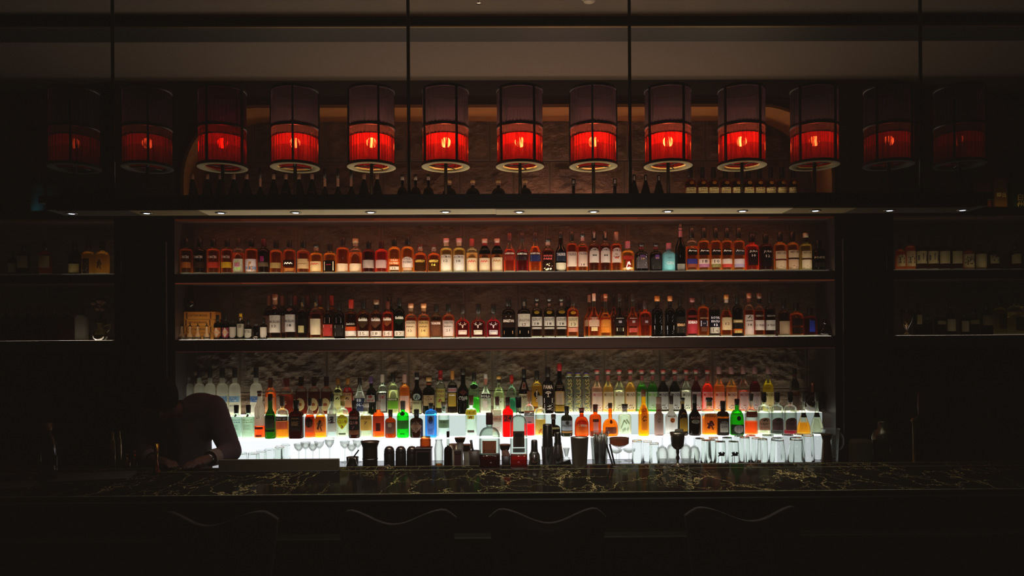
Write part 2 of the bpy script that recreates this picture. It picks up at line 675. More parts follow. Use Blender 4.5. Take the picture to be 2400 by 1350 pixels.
xe = P(1926, 1000, 5.11).x
EDG = [XL + .02 + (xe - XL - .02) * k / 12 for k in range(13)]
for i, s_ in enumerate([.95, 1.05, 1.1, 1.15, 1.15, 1.15, 1.15, 1.15, 1.1, 1.05, .92, .6]):
    face('lower_face', EDG[i], EDG[i + 1], 4.965, ZK + .001, ZF - .001, '#f4f8ff', s_)
    mb = MB().add([(EDG[i], 4.965, ZF - .0005), (EDG[i + 1], 4.965, ZF - .0005), (EDG[i + 1], 5.102, ZF - .0005), (EDG[i], 5.102, ZF - .0005)], [(0, 1, 2, 3)])
    o = cpart('lower_top', mb, em('lower_top', '#f4f8ff', s_ * 5.), lit)
    o.location = (0, 0, 0)
for i, s_ in enumerate([.5, .6, .68, .72, .74, .74, .74, .74, .72, .68, .54, .32]):
    face('upper_face', EDG[i], EDG[i + 1], 5.102, ZF - .0005, ZR - .001, '#e9fbf4', s_)
    mb = MB().add([(EDG[i], 5.102, ZR - .0005), (EDG[i + 1], 5.102, ZR - .0005), (EDG[i + 1], 5.265, ZR - .0005), (EDG[i], 5.265, ZR - .0005)], [(0, 1, 2, 3)])
    o = cpart('upper_top', mb, em('upper_top', '#f6f0d8', s_ * 9), lit)
    o.location = (0, 0, 0)

# side bays
sideL, _ = shelf_unit('back_bar_unit', 'dim shelf bay beyond the pillar at the bartender end', -3.9, XPL - .001, False,
                      [(ZU, TH, [.03, .08, .08, .40]), (ZM, TH2, [.03, .06, .10, .26])],
                      [(P(1200, 511, YF).z, .006, [0, 0, .006, .006], '#c88a4a')], False)
sideR, _ = shelf_unit('back_bar_unit', 'dim shelf bay holding pale-labelled bottles beyond the far pillar', XPR + .001, 3.9, False,
                      [(ZU, TH, [.36, .18, .09, .04]), (ZM, TH2, [.16, .12, .08, .04])],
                      [(P(1200, 511, YF).z, .006, [.006, .006, 0, 0], '#c88a4a')], False)

# ledge glow behind the bottles under the arch
for x0_, x1_, s_ in ((450, 640, .8), (640, 900, 1.5), (900, 1100, 5.), (1100, 1240, 7.), (1240, 1400, 22.), (1400, 1500, 9.), (1500, 1640, 5.), (1640, 1870, 3.)):
    xa, xb = P(x0_, 480, 5.2).x, P(x1_, 480, 5.2).x
    cpart('light_panel', MB().box(xa, xb, 5.18, 5.225, ZT, ZT + .002), em('ledge_glow', '#ffb49a', s_))

for x0_, x1_, s_ in ((440, 600, 8.), (600, 900, 18.), (900, 1250, 26.), (1250, 1590, 20.), (1600, 1845, 55.)):  # added strips lighting the ledge bottles, unseen behind the gantry
    xa, xb = P(x0_, 480, 5.).x, P(x1_, 480, 5.).x
    cpart('front_fill', MB().add([(xa, 4.986, ZT + .0008), (xb, 4.986, ZT + .0008), (xb, 5.0, ZT + .0008), (xa, 5.0, ZT + .0008)], [(0, 1, 2, 3)]), em('ledge_fill_glow', '#ffd8a8', s_))

for x0_, x1_, s_, c_ in ((66, 142, 2.2, '#8ad8d8'), (2290, 2400, 2.4, '#e8c070')):  # added tinted fill for the tubes and boxes on the side ledges
    xa, xb = P(x0_, 480, 5.).x, P(x1_, 480, 5.).x
    q_ = MB().add([(xa, 4.99, ZT + .0008), (xb, 4.99, ZT + .0008), (xb, 5.02, ZT + .0008), (xa, 5.02, ZT + .0008)], [(0, 1, 2, 3)])
    o_ = q_.obj('front_fill', em('ledge_fill_glow', c_, s_), sideL if x0_ < 1000 else sideR)
    o_.location = -(sideL if x0_ < 1000 else sideR).location

# base cabinets, back counter
def base_cab(name, label, a, b, y0, y1, z):
    r = empty(name, ((a + b) / 2, y0, 0), label, 'cabinet')
    c = -(a + b) / 2
    b1 = MB().box(a, b, y0 + .03, y1, .08, z - .03).obj('carcass', M_WOOD, r, loc=(c, -y0, 0))
    MB().box(a + .02, b - .02, y0 + .06, y1, 0, .08).obj('plinth', M_BLKMET, r, loc=(c, -y0, 0))
    n = max(1, round((b - a) / .62))
    for i in range(n):
        xa, xb = a + (b - a) * i / n + .006, a + (b - a) * (i + 1) / n - .006
        d = MB().box(xa, xb, y0 + .012, y0 + .03, .1, z - .05, bev=.006).obj('door', M_BLACK, r, loc=(c, -y0, 0))
        MB().box(xb - .06, xb - .045, y0 - .004, y0 + .012, z - .3, z - .18, bev=.003).obj('handle', M_DKSTEEL, d)
    return r


base_cab('base_cabinet', 'dark cabinet run carrying the glassware counter under the lit steps', XL - .6, XR + .25, 4.70, 4.96, ZK - .012)
ct = MB().box(XL - .62, XR + .27, 4.68, 4.963, ZK - .04, ZK, bev=.004).obj('back_counter', pm('black_stone', '#0d0b0a', .12))
tag(ct, 'thin black worktop under the glassware behind the bar', 'worktop')

# ------------------------------------------------------------------ bar counter
YC0, YC1 = 3.39, 4.16
bar = empty('bar_counter', (0, YC0, 0), 'long bar counter with black marble top and gold veins', 'bar counter')
MB().box(-3.7, 3.7, 0, YC1 - YC0, ZC1 - .024, ZC1, bev=.003).obj('marble_top', M_MARBLE, bar)
MB().box(-3.7, 3.7, -.003, .0005, ZC1 - .0235, ZC1 - .003).obj('edge_band', M_BLACK, bar)
MB().box(-3.7, 3.7, -.0035, .001, ZC1 - .003, ZC1 + .0006).obj('edge_strip', pm('edge_steel', '#c8c898', .4, .3), bar)
MB().box(-3.7, 3.7, -.009, .02, ZC1 - .031, ZC1 - .025).obj('edge_strip', pm('edge_steel', '#d8f4e0', .4, .3), bar)
MB().box(-3.7, 3.7, .640, .643, ZC1 - .001, ZC1 + .0012).obj('inlay_strip', pm('inlay_brass', '#b0a070', .4, .3), bar)
MB().box(-3.7, 3.7, .766, .7705, ZC1 - .006, ZC1 + .001).obj('rear_strip', pm('inlay_brass', '#b0a070', .4, .3), bar)
MB().box(-3.66, 3.66, .05, .60, .1, ZC1 - .024).obj('front_panel', M_BLACK, bar)
MB().box(-3.66, 3.66, .09, .58, 0, .1).obj('plinth', M_BLKMET, bar)
MB().box(-3.6, 3.6, -.03, .05, .905, .912, bev=.002).obj('ledge_rail', pm('rail_steel', '#b8c8a8', .4, .3), bar)
for k in range(-4, 5):
    MB().box(k * .8 - .36, k * .8 + .36, .04, .05, .18, .86, bev=.005).obj('inset_panel', M_BLACK, bar)
xs0, xs1 = P(800, 1090, 4.3).x, P(2112, 1090, 4.3).x
sv = empty('service_shelf', ((xs0 + xs1) / 2, 4.18, 0), 'low dark work shelf behind the marble bar top', 'work shelf')
w2 = (xs1 - xs0) / 2
MB().box(-w2, w2, 0, .28, ZS - .03, ZS, bev=.004).obj('shelf_top', pm('black_rubber', '#0b0a09', .5), sv)
MB().box(-w2 + .02, w2 - .02, .01, .27, .08, ZS - .03).obj('cabinet_body', M_BLACK, sv)
# ------------------------------------------------------------------ overhead gantry
YG0, YG1, YLAMP = 3.68, 3.84, 3.78
zg_top = P(1200, 454, YG0).z
zg_mid = P(1200, 471, YG0).z
zg_bot = P(1200, 487, YG0).z
gx0, gx1 = P(90, 470, YG0).x, P(2330, 470, YG0).x
hx0, hx1 = P(106, 480, YG0).x, P(2316, 480, YG0).x
gan = empty('overhead_gantry', (0, (YG0 + YG1) / 2, zg_bot), 'long black overhead gantry board hanging on rods above the bar', 'gantry')
gc = (0, -(YG0 + YG1) / 2, -zg_bot)
mb = MB().box(gx0, gx1, YG0, YG1 + .01, zg_mid, zg_top).box(hx0, hx1, YG0 + .004, YG1, zg_bot, zg_mid)
mb.obj('beam', M_BLACK, gan, loc=gc)
xs = P(1162, 490, YG0).x
sp = [hx0 + .05, P(300, 490, YG0).x, P(462, 490, YG0).x, xs, P(1860, 490, YG0).x, P(2010, 490, YG0).x, hx1 - .05]  # end panels darkened: the fade of light is put into their colour
for i, m_ in enumerate((pm('shaded_cream_dark', '#3c3020', .7, 0., .1), pm('shaded_cream_mid', '#8a7448', .7, 0., .1), M_CREAM, M_CREAM, pm('shaded_cream_mid', '#8a7448', .7, 0., .1), pm('shaded_cream_dark', '#3c3020', .7, 0., .1))):
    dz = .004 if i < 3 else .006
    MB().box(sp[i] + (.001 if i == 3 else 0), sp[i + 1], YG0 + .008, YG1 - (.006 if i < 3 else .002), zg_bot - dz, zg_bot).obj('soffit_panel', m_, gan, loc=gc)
for px in (265, 958, 1476.5, 2158):
    q = P(px, 300, 3.70)
    MB().tube([(q.x, 3.70, zg_top - .005), (q.x, 3.70, ZCEIL)], .0082, 10).obj('hanging_rod', M_BLKMET, gan, True, loc=gc)

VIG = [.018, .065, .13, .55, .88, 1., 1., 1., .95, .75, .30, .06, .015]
SPV = [.0, .03, .12, .55, .9, 1., 1., 1., .95, .8, .4, .12, .03]
DLX = [168, 344, 518, 693, 869, 1044, 1217, 1391, 1565, 1740, 1911, 2085, 2256]
ORD = ['first', 'second', 'third', 'fourth', 'fifth', 'sixth', 'seventh', 'eighth', 'ninth', 'tenth', 'eleventh', 'twelfth', 'thirteenth', 'fourteenth', 'fifteenth', 'sixteenth', 'seventeenth', 'eighteenth']
for i, px in enumerate(DLX):
    q = P(px, 494, 3.755)
    z = zg_bot - (.004 if px < 1162 else .006)
    r = empty('recessed_downlight', (q.x, 3.755, z), '%s small recessed downlight from the left end of the gantry soffit' % ORD[i], 'downlight', 'downlights in the gantry soffit')
    MB().lathe([(.019, .001), (.027, .001), (.0275, -.003), (.019, -.0045), (.019, .001)], 20).obj('trim_ring', M_DKSTEEL, r, True)
    MB().lathe([(0, -.003), (.014, -.0035), (.0165, 0)], 16).obj('lens', em('downlight_lens', '#dfe9ff', (2. + 6 * VIG[i])), r, True)
    ld = bpy.data.lights.new('downlight_beam', 'SPOT')
    ld.energy = 16. * SPV[i]
    ld.color = (.95, .92, .86)
    ld.spot_size = 1.5
    ld.spot_blend = .8
    ld.shadow_soft_size = .015
    lo = bpy.data.objects.new('downlight_beam', ld)
    COL.objects.link(lo)
    lo.location = (q.x, 3.755, z - .012)

# ------------------------------------------------------------------ lamps standing on the gantry
LX = [175, 346, 522, 692, 871, 1045, 1219, 1391, 1566, 1739, 1909, 2083, 2249]
zb = P(1200, 391, YLAMP).z
zt = P(1200, 214, YLAMP).z
zmid = P(1200, 301, YLAMP).z
zsl = P(1200, 322, YLAMP).z
zbulb = P(1200, 333, YLAMP).z
LR = .1125
M_TUBE_R = glassy('#d05a5a', .07, .25, .05, .12)
M_TUBE_P = glassy('#a07aa4', .06, .4, .05, .12)
M_SLEEVE = None


def sleeve_mat(k, see):
    """Red pleated fabric: vertical streaks, a few thin gaps that let the bulb through."""
    t = NT('red_sleeve')
    tc = t.n('TexCoord')
    mp = t.n('Mapping')
    mp.inputs['Scale'].default_value = (1, 1, .06)
    t.t.links.new(tc.outputs['Object'], mp.inputs[0])
    nz = t.n('TexNoise', Vector=mp.outputs[0], Scale=95., Detail=3., Roughness=.7)
    cr = t.n('ValToRGB', Fac=nz.outputs[0])
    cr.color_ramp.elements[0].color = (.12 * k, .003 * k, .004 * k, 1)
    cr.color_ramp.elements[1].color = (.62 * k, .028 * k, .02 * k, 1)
    cr.color_ramp.elements[0].position = .34
    cr.color_ramp.elements[1].position = .62
    tl = t.n('BsdfTranslucent', Color=cr.outputs[0])
    df = t.n('BsdfDiffuse', Color=(.3, .012, .012, 1))
    a = t.n('MixShader', i0=.8)
    t.t.links.new(df.outputs[0], a.inputs[1])
    t.t.links.new(tl.outputs[0], a.inputs[2])
    tr = t.n('BsdfTransparent', Color=(1., .72, .38, 1))
    gp = t.n('MapRange', i0=nz.outputs[0], i1=.5, i2=.66, i3=.0, i4=see)
    b = t.n('MixShader', i0=gp.outputs[0])
    t.t.links.new(a.outputs[0], b.inputs[1])
    t.t.links.new(tr.outputs[0], b.inputs[2])
    return t.fin(b.outputs[0])


def tubes(z0, z1, n=36, sub=6):
    vs, fs = [], []
    N = n * sub
    for z in (z0, z1):
        for i in range(N):
            k = (i % sub) / sub
            r = LR - .010 + .0098 * sqrt(max(0, 1 - (2 * k - 1) ** 2))
            a = 2 * pi * i / N
            vs.append((r * cos(a), r * sin(a), z))
    for i in range(N):
        j = (i + 1) % N
        fs.append((i, j, N + j, N + i))
    return vs, fs


z0_ = zg_top + .0006
lamp = empty('glass_tube_lamp', (0, YLAMP, z0_), 'lamp', 'lamp', 'red glass tube lamps on the gantry')
L = lambda z: z - z0_
stem_ = MB().lathe([(0, 0), (.03, 0), (.03, .006), (.0085, .01), (.0085, L(zbulb) - .05), (.017, L(zbulb) - .045), (.017, L(zbulb) - .03), (0, L(zbulb) - .028)], 12).obj('stem', M_BLKMET, lamp, True)
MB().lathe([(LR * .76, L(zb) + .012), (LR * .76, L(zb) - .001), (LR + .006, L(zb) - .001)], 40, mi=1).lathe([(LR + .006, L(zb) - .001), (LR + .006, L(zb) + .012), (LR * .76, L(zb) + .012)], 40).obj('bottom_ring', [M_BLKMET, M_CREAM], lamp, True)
for nm, z in (('middle_ring', zmid), ('top_ring', zt)):
    MB().lathe([(LR - .012, L(z) - .006), (LR + .003, L(z) - .006), (LR + .003, L(z) + .006), (LR - .012, L(z) + .006), (LR - .012, L(z) - .006)], 40).obj(nm, M_BLKMET, lamp, True)
for k in range(4):
    a = .35 + k * pi / 2
    MB().box(-.0045, .0045, -.004, .004, L(zb) + .01, L(zt)).obj('frame_bar', M_BLKMET, lamp, loc=((LR + .002) * sin(a), -(LR + .002) * cos(a), 0), rz=a)
for k in range(3):
    a = .9 + k * 2 * pi / 3
    MB().tube([(.008 * cos(a), .008 * sin(a), L(zb) + .006), (LR * .8 * cos(a), LR * .8 * sin(a), L(zb) + .006)], .003, 6).obj('spoke', M_BLKMET, lamp, True)
v, f = tubes(L(zmid) + .006, L(zt) - .006)
mk('upper_glass_tubes', v, f, M_TUBE_P, lamp, smooth=True)
v, f = tubes(L(zb) + .012, L(zmid) - .006)
mk('lower_glass_tubes', v, f, M_TUBE_R, lamp, smooth=True)
zband = P(1200, 346, YLAMP).z
MB().lathe([(LR - .016, L(zb) + .014, 0), (LR - .016, L(zband), 1), (LR - .016, L(zsl), 1)], 40).obj('red_sleeve', [sleeve_mat(.55, .5), sleeve_mat(1., .5)], lamp, True)  # the bulb-level band's stronger glow is put into the sleeve colour
bulb = MB().lathe([(0, -.022), (.017, -.021), (.024, -.008), (.024, .008), (.016, .02), (0, .024)], 14).obj('bulb', em('bulb_glow', '#ffd28a', 1.), lamp, True, loc=(0, 0, L(zbulb)))
LAMPLBL = ['faint unlit-looking lamp at the far left end of the gantry', 'dim red tube lamp second from the left end of the gantry',
           'tube lamp without a visible bulb, third from the left end', 'red glowing tube lamp fourth from the left end',
           'red glowing tube lamp fifth from left, just before a rod', 'red glowing tube lamp sixth from left, just past a rod',
           'red glowing tube lamp seventh from left, middle of the row', 'red glowing tube lamp eighth from left, before the second rod',
           'red glowing tube lamp ninth from left, past the second rod', 'red glowing tube lamp tenth from the left end',
           'half dim red tube lamp eleventh from the left end', 'dim red tube lamp second from the right end of the gantry',
           'faint lamp at the far right end of the gantry']
ROT = [0, .1, .9, -.18, .12, .2, .28, -.5, .15, .2, .25, .3, .5]
TILT = [.0] * 13
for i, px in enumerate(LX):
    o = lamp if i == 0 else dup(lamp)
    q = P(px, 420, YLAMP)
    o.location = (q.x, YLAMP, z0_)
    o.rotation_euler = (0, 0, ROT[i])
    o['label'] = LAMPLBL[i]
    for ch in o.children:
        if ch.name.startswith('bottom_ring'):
            k_ = max(.008, VIG[i] ** 1.2) if i != 2 else .35  # dimmer light at the row ends is put into the ring colour
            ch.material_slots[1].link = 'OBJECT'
            ch.material_slots[1].material = pm('dimmed_ring_paint', tuple(round(v * k_, 4) for v in lin('#f0d69c')[:3]), .7, 0., .1)
        if ch.name.startswith('bulb'):
            ch.material_slots[0].link = 'OBJECT'
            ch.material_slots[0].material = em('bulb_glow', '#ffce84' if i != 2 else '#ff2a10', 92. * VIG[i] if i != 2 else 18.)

# ------------------------------------------------------------------ ceiling fittings
q = P(1122, 12, 2.9)
r = empty('sprinkler_head', (q.x, 3.74, ZCEIL), 'small sprinkler head poking from the dark ceiling', 'sprinkler')
q = P(1122, 10, 3.78)
r.location = (q.x, 3.78, ZCEIL)
MB().lathe([(0, 0), (.02, 0), (.02, -.006), (.006, -.008), (.006, -.03), (.0, -.03)], 14).obj('body', M_CHROME, r, True)
MB().lathe([(0, -.036), (.014, -.036), (.014, -.034), (0, -.034)], 14).obj('deflector', M_CHROME, r, True)
q = P(1381, 6, 3.76)
r = empty('smoke_detector', (q.x, 3.76, ZCEIL), 'round white smoke detector on the dark ceiling', 'smoke detector')
MB().lathe([(0, 0), (.05, 0), (.05, -.012), (.04, -.02), (.0, -.02)], 24).obj('base', pm('detector_white', '#8a7f6c', .5), r, True)
MB().lathe([(.03, -.02), (.028, -.036), (0, -.038)], 24).obj('sensor_cap', pm('detector_white', '#8a7f6c', .5), r, True)
# ------------------------------------------------------------------ bottle maker
TPL = {
    'std': (.60, .73, .38, .80, .42, 'r', 2, 1), 'hi': (.63, .72, .40, .79, .43, 'r', 2, 1),
    'sq': (.60, .71, .40, .80, .44, 'r', 5, .8), 'con': (.48, .74, .34, .82, .38, 'l', 2, 1),
    'slim': (.62, .78, .40, .84, .42, 's', 2, 1), 'tear': (.40, .84, .26, .88, .29, 'l', 2, 1),
    'goose': (.54, .67, .42, .795, .43, 'r', 2, 1), 'monin': (.54, .73, .36, .91, .42, 's', 2, 1),
    'squat': (.58, .70, .36, .78, .42, 'r', 2, 1), 'dome': (.40, .70, .30, .85, .36, 'r', 2, 1),
    'cyl': (.87, .91, .55, .92, .6, 'r', 2, 1), 'glob': (.26, .52, .24, .86, .28, 'r', 2, .7),
    'mal': (.46, .66, .34, .80, .36, 's', 2, 1), 'long': (.10, .62, .24, .80, .30, 's', 2, 1),
    'tall': (.50, .68, .42, .88, .46, 's', 2, 1), 'dal': (.42, .62, .26, .74, .36, 's', 2, .8),
    'jar': (.70, .84, .60, .86, .66, 'r', 2, 1), 'cog': (.34, .52, .30, .80, .36, 'r', 2, .75),
    'mac': (.56, .72, .38, .78, .42, 'r', 2, 1), 'tonic': (.62, .76, .34, .80, .36, 'l', 5, .8),
    'fern': (.48, .70, .40, .86, .44, 's', 2, 1), 'glx': (.40, .66, .26, .84, .32, 's', 2, 1), 'flask': (.70, .82, .34, .86, .40, 'r', 4, .55),
}


def strokes(name):
    if name == 'stag':
        L_ = [((-.10, -.1), (0, -.95), .22), ((.10, -.1), (0, -.95), .22)]
        for s_ in (-1, 1):
            L_ += [((s_ * .08, -.1), (s_ * .55, .25), .16), ((s_ * .55, .25), (s_ * 1., .5), .14), ((s_ * .55, .25), (s_ * .45, .9), .13), ((s_ * .3, .08), (s_ * .85, .0), .1)]
        return L_
    if name == 'x':
        return [((-.5, .95), (.45, -.95), .14), ((.5, .95), (-.55, -.95), .1), ((-.8, -.95), (-.2, -.95), .1)]
    if name == 'tree':
        L_ = [((0, -1), (0, .1), .16), ((-.3, -1), (.3, -1), .1)]
        for a in (.3, .8, 1.3, 1.85, 2.35, 2.85):
            L_ += [((0, -.1), (.75 * cos(a), .1 + .8 * sin(a)), .07), ((.6 * cos(a) - .1, .1 + .66 * sin(a)), (.6 * cos(a) + .14, .1 + .66 * sin(a)), .2)]
        return L_
    if name == 'hill':
        return [((-1, -.3), (-.2, .5), .35), ((-.2, .5), (.4, -.1), .3), ((.4, -.1), (1, -.4), .3), ((-1, -.8), (1, -.8), .4)]
    if name == 'leaf':
        return [((-.9, -.5), (-.2, .6), .25), ((-.2, .6), (.3, .1), .22), ((.2, .7), (.9, .1), .25), ((-.6, -.8), (.1, -.5), .4), ((.35, -.7), (.7, -.4), .35)]
    if name == 'blot':
        return [((-.5, -.7), (.1, .6), .5), ((.1, .6), (.6, -.2), .4), ((-.7, .2), (.3, -.3), .3), ((.2, -.3), (.5, -.9), .25)]
    if name == 'disc':
        return [((-.55, 0), (.55, 0), 1.1), ((-.3, .0), (.3, .0), 1.5), ((-.42, .0), (.42, .0), 1.35)]
    if name == 'frame':
        return [((-1, .9), (1, .9), .12), ((-1, -.9), (1, -.9), .12), ((-.94, -.9), (-.94, .9), .12), ((.94, -.9), (.94, .9), .12)]
    if name == 'bar':
        return [((-1, 0), (1, 0), 1.6)]
    if name == 'script':
        return [((-.9 + .3 * k, -.3 + .5 * (k % 2)), (-.6 + .3 * k, .3 - .5 * (k % 2)), .22) for k in range(6)]
    if name == 'rows':
        return [((-.95, .9 - .3 * k), (.95 - .2 * (k % 3), .9 - .3 * k), .1) for k in range(7)]
    if name == 'lips':
        return [((-.8, .1), (-.1, .4), .7), ((.1, .4), (.8, .1), .7), ((-.7, -.2), (.7, -.2), .6), ((-.9, -.6), (-.5, -.2), .3)]
    return [((-.5, 0), (.5, 0), .5)]


SHELF = {}


def add_shelf(key, Y, z, y0, k, phrase, rear=None):
    SHELF[key] = dict(Y=Y, z=z, y0=y0, k=k, phrase=phrase)


add_shelf('U', 5.085, ZU + .0114, 520, 4.5, 'on the upper shelf')
add_shelf('M', 5.085, ZM + .0028, 520, 4.5, 'on the middle shelf')
add_shelf('N', 5.18, ZM + .0028, 520, 4.5, 'behind on the middle shelf')
add_shelf('B', 5.186, ZR + .0002, 840, 6.43, 'in the rear lit row')
add_shelf('F', 5.046, ZF + .0002, 840, 6.43, 'in the front lit row')
add_shelf('T', 5.08, ZT + .0021, 180, 3.97, 'on the arch ledge')
add_shelf('LU', 5.085, ZU + .0114, 360, 2.8125, 'on the far left upper shelf')
add_shelf('LM', 5.085, ZM + .0028, 360, 2.8125, 'on the far left middle shelf')
add_shelf('LT', 5.08, ZT + .0006, 360, 2.8125, 'on the far left ledge')
add_shelf('RU', 5.085, ZU + .0114, 480, 3.75, 'on the far right upper shelf')
add_shelf('RM', 5.085, ZM + .0028, 480, 3.75, 'on the far right middle shelf')
add_shelf('RT', 5.08, ZT + .0006, 370, 8.89, 'on the far right ledge')
add_shelf('C', 4.06, ZC1 + .0002, 960, 6.316, 'on the marble bar top')
add_shelf('S', 4.30, ZS + .0002, 980, 6.667, 'on the work shelf')

PENDING = []
GLASS = {'c': '#e2eae0', 'k': '#150d08', 'g': '#3a8a26', 'd': '#5a2410', 'f': '#e8e6dc'}


def bottle(sk, row, name='whisky_bottle', cat='bottle', group=None):
    x, yt, w, T, gl, lq, fy, cap, labels, look = row[:10]
    sh = SHELF[sk]
    Yc, zb_ = sh['Y'], sh['z']
    px_y = lambda Yz: sh['y0'] + Yz / sh['k']
    q = P(x, px_y(yt), Yc)
    H = q.z - zb_
    R = w / 2 * S(Yc)
    X = q.x
    hs, hn, rn, hc, rc, sty, n, dr = TPL[T] if isinstance(T, str) else T
    pr = [(R * .90, 0.0), (R, .022 * H), (R, .05 * H)]
    z1, z2 = hs * H, hn * H
    pr.append((R, z1 * .5 + .025 * H))
    pr.append((R, z1))
    for i in range(1, 7):
        t = i / 6
        if sty == 'r':
            r, z = rn + (1 - rn) * cos(t * pi / 2), z1 + (z2 - z1) * sin(t * pi / 2) ** 1.0
        elif sty == 'l':
            r, z = 1 + (rn - 1) * t, z1 + (z2 - z1) * t
        else:
            r, z = 1 + (rn - 1) * (t * t * (3 - 2 * t)), z1 + (z2 - z1) * t
        pr.append((r * R, z))
    pr.append((rn * R, hc * H))
    zs = [p[1] for p in pr]

    def rad(z):
        for a, b in zip(pr, pr[1:]):
            if a[1] <= z <= b[1]:
                f = (z - a[1]) / max(1e-9, b[1] - a[1])
                return a[0] + (b[0] - a[0]) * f
        return pr[-1][0] if z > pr[-1][1] else pr[0][0]

    def cut(za, zb2):
        seg = [(rad(za), za)] + [p for p in pr if za + 1e-5 < p[1] < zb2 - 1e-5] + [(rad(zb2), zb2)]
        return seg
    gc_ = GLASS.get(gl, gl)
    if gl == 'f':
        gm = trans('#efece0', .72, see=.06)
    elif gl == 'opal':
        gm = trans('#f4f0e4', .45)
    elif gl.startswith('='):
        gm = trans(gl[1:], .5, see=.05)
    else:
        gm = glassy(gc_, .12 if gl == 'c' else .35, .42 if gl == 'c' else .35)
    base_m = trans('#dfe8d8' if gl in 'cdf' else gc_.lstrip('=') if gl != 'opal' else '#f0ece0', .8, see=.25)
    zbase = .032 * H
    mb = MB()
    ztop = hc * H + .002
    fill = None
    if lq:
        fz = P(x, px_y(fy), Yc).z - zb_ if fy else hn * H
        fill = max(zbase + .01, min(fz, hc * H * .995))
    foot = [(0, .004), (R * .84, .003), (R * .9, 0)] + cut(0, zbase)[1:]
    if lq:
        mb.lathe(cut(fill, hc * H), 22, n, dr, R, rn, 0)
    else:
        mb.lathe([p + (1,) for p in foot[:-1]] + [p + (0,) for p in cut(zbase, hc * H)], 22, n, dr, R, rn)
    rz = RND.uniform(-.08, .08) if n == 2 else RND.uniform(-.03, .03)
    o = mb.obj(name, [gm, base_m], None, True, (X, Yc, zb_), rz)
    if lq:
        lm = MB().lathe(cut(zbase, fill) + [(0, fill - .0005)], 22, n, dr, R, rn, 0)
        kk = round(.52 - .34 * max(lin(lq)[1], lin(lq)[2]), 2)
        MB().lathe(foot, 22, n, dr, R, rn).obj('glass_base', base_m, o, True)
        lm.obj('liquid', glassy(lq, kk * (1.15 if sk in 'UMNT' else 1.), .5, .04, .04, sk in 'UMNT'), o, True)
    # closure
    if cap:
        cs = cap.split('/')
        a, rcR = hc * H - .004, rc * R
        if T in ('monin',):
            pass
        cm = MB()
        ch = H - a
        if len(cs) == 1:
            cm.lathe([(rcR * .9, a), (rcR, a + .002), (rcR, H - .003), (rcR * .9, H), (0, H)], 16)
        else:
            zc = a + ch * .45
            cm.lathe([(rcR * .96, a), (rcR * .96, zc)], 16, mi=1)
            cm.lathe([(rcR * .96, zc), (rcR * 1.12, zc), (rcR * 1.14, H - .003), (rcR, H), (0, H)], 16, mi=0)
        cm.obj('cap', [pm('closure', tuple(round(v, 4) for v in lin(c, .6)[:3]), .38, .0, .4) for c in cs], o, True)
    # labels
    for lb in labels:
        ya, yb, wf, col, txt, tc = (list(lb) + ['', '#1a1410'])[:6]
        shp = lb[6] if len(lb) > 6 else 'r'
        yfr = Yc - R
        za = P(x, px_y(yb), yfr).z - zb_
        zb3 = P(x, px_y(ya), yfr).z - zb_
        za, zb3 = max(za, .012 * H), min(zb3, H)

        def surf(xf, z, e):
            r = rad(max(0, min(z, hc * H))) if z < hc * H - .003 else rc * R
            k = max(0., min(1., (r / R - rn - .1) / (.9 - rn)))
            nn, dd = 2 + (n - 2) * k, 1 + (dr - 1) * k
            xf = max(-.985, min(.985, xf))
            return (xf * r, -(r * dd * (1 - abs(xf) ** nn) ** (1 / nn)) - e, z)
        mb = MB()
        mats = []
        if col and sk in 'FCB':
            col_ = tuple(round(min(.86, v * 1.45 + .012), 4) for v in lin(col)[:3])
        else:
            col_ = col
        if col:
            NX, NZ = 12, 3
            vs, fs = [], []
            for j in range(NZ + 1):
                for i in range(NX + 1):
                    u = -1 + 2 * i / NX
                    if shp == 'o':
                        hh = sqrt(max(0, 1 - u * u))
                        lo, hi = .5 - .5 * hh, .5 + .5 * hh
                    elif shp == 'd':
                        lo, hi = .5 * abs(u), 1 - .5 * abs(u)
                    elif shp == 'a':
                        lo, hi = 0, .72 + .28 * sqrt(max(0, 1 - u * u))
                    elif shp == 's':
                        lo, hi = .45 * abs(u) ** 1.3, 1 - .3 * abs(u) ** 2
                    else:
                        lo, hi = 0, 1
                    f = lo + (hi - lo) * j / NZ
                    vs.append(surf(u * wf, za + (zb3 - za) * f, .0006))
            for j in range(NZ):
                for i in range(NX):
                    k = j * (NX + 1) + i
                    fs.append((k, k + 1, k + NX + 2, k + NX + 1))
            mb.add(vs, fs, 0)
            mats.append(trans(col_, .55, see=.0))
        if txt:
            mats.append(pm('ink', tc, .6, .0, .2) if col else trans(tc, .5))
            mi = len(mats) - 1
            lines = txt.split('|')
            hh = (zb3 - za) / len(lines)
            wR = rad(max(0, (za + zb3) / 2)) * wf
            for li, ln in enumerate(lines):
                if not ln:
                    continue
                cz = zb3 - hh * (li + .5)
                tb = MB()
                if ln[0] == '@':
                    for (a, b, sw) in strokes(ln[1:]):
                        d = Vector((b[0] - a[0], b[1] - a[1]))
                        nrm = Vector((-d.y, d.x)).normalized() * sw / 2
                        kx, kz = wR * .8, hh * .45
                        pts = [(a[0] + nrm.x, a[1] + nrm.y), (b[0] + nrm.x, b[1] + nrm.y), (b[0] - nrm.x, b[1] - nrm.y), (a[0] - nrm.x, a[1] - nrm.y)]
                        tb.add([(p[0] * kx, 0, cz + p[1] * kz) for p in pts], [(3, 2, 1, 0)])
                elif ln[0] == '^':
                    flat_text(tb, ln[1:], 0, cz, wR * 1.5, hh * .92, 0, vertical=True)
                else:
                    flat_text(tb, ln, 0, cz, wR * 1.7, hh * .62, 0)
                mb.add([surf(v[0] / max(1e-6, rad(max(0, min(v[2], hc * H)))), v[2], .0013) for v in tb.v], tb.f, mi)
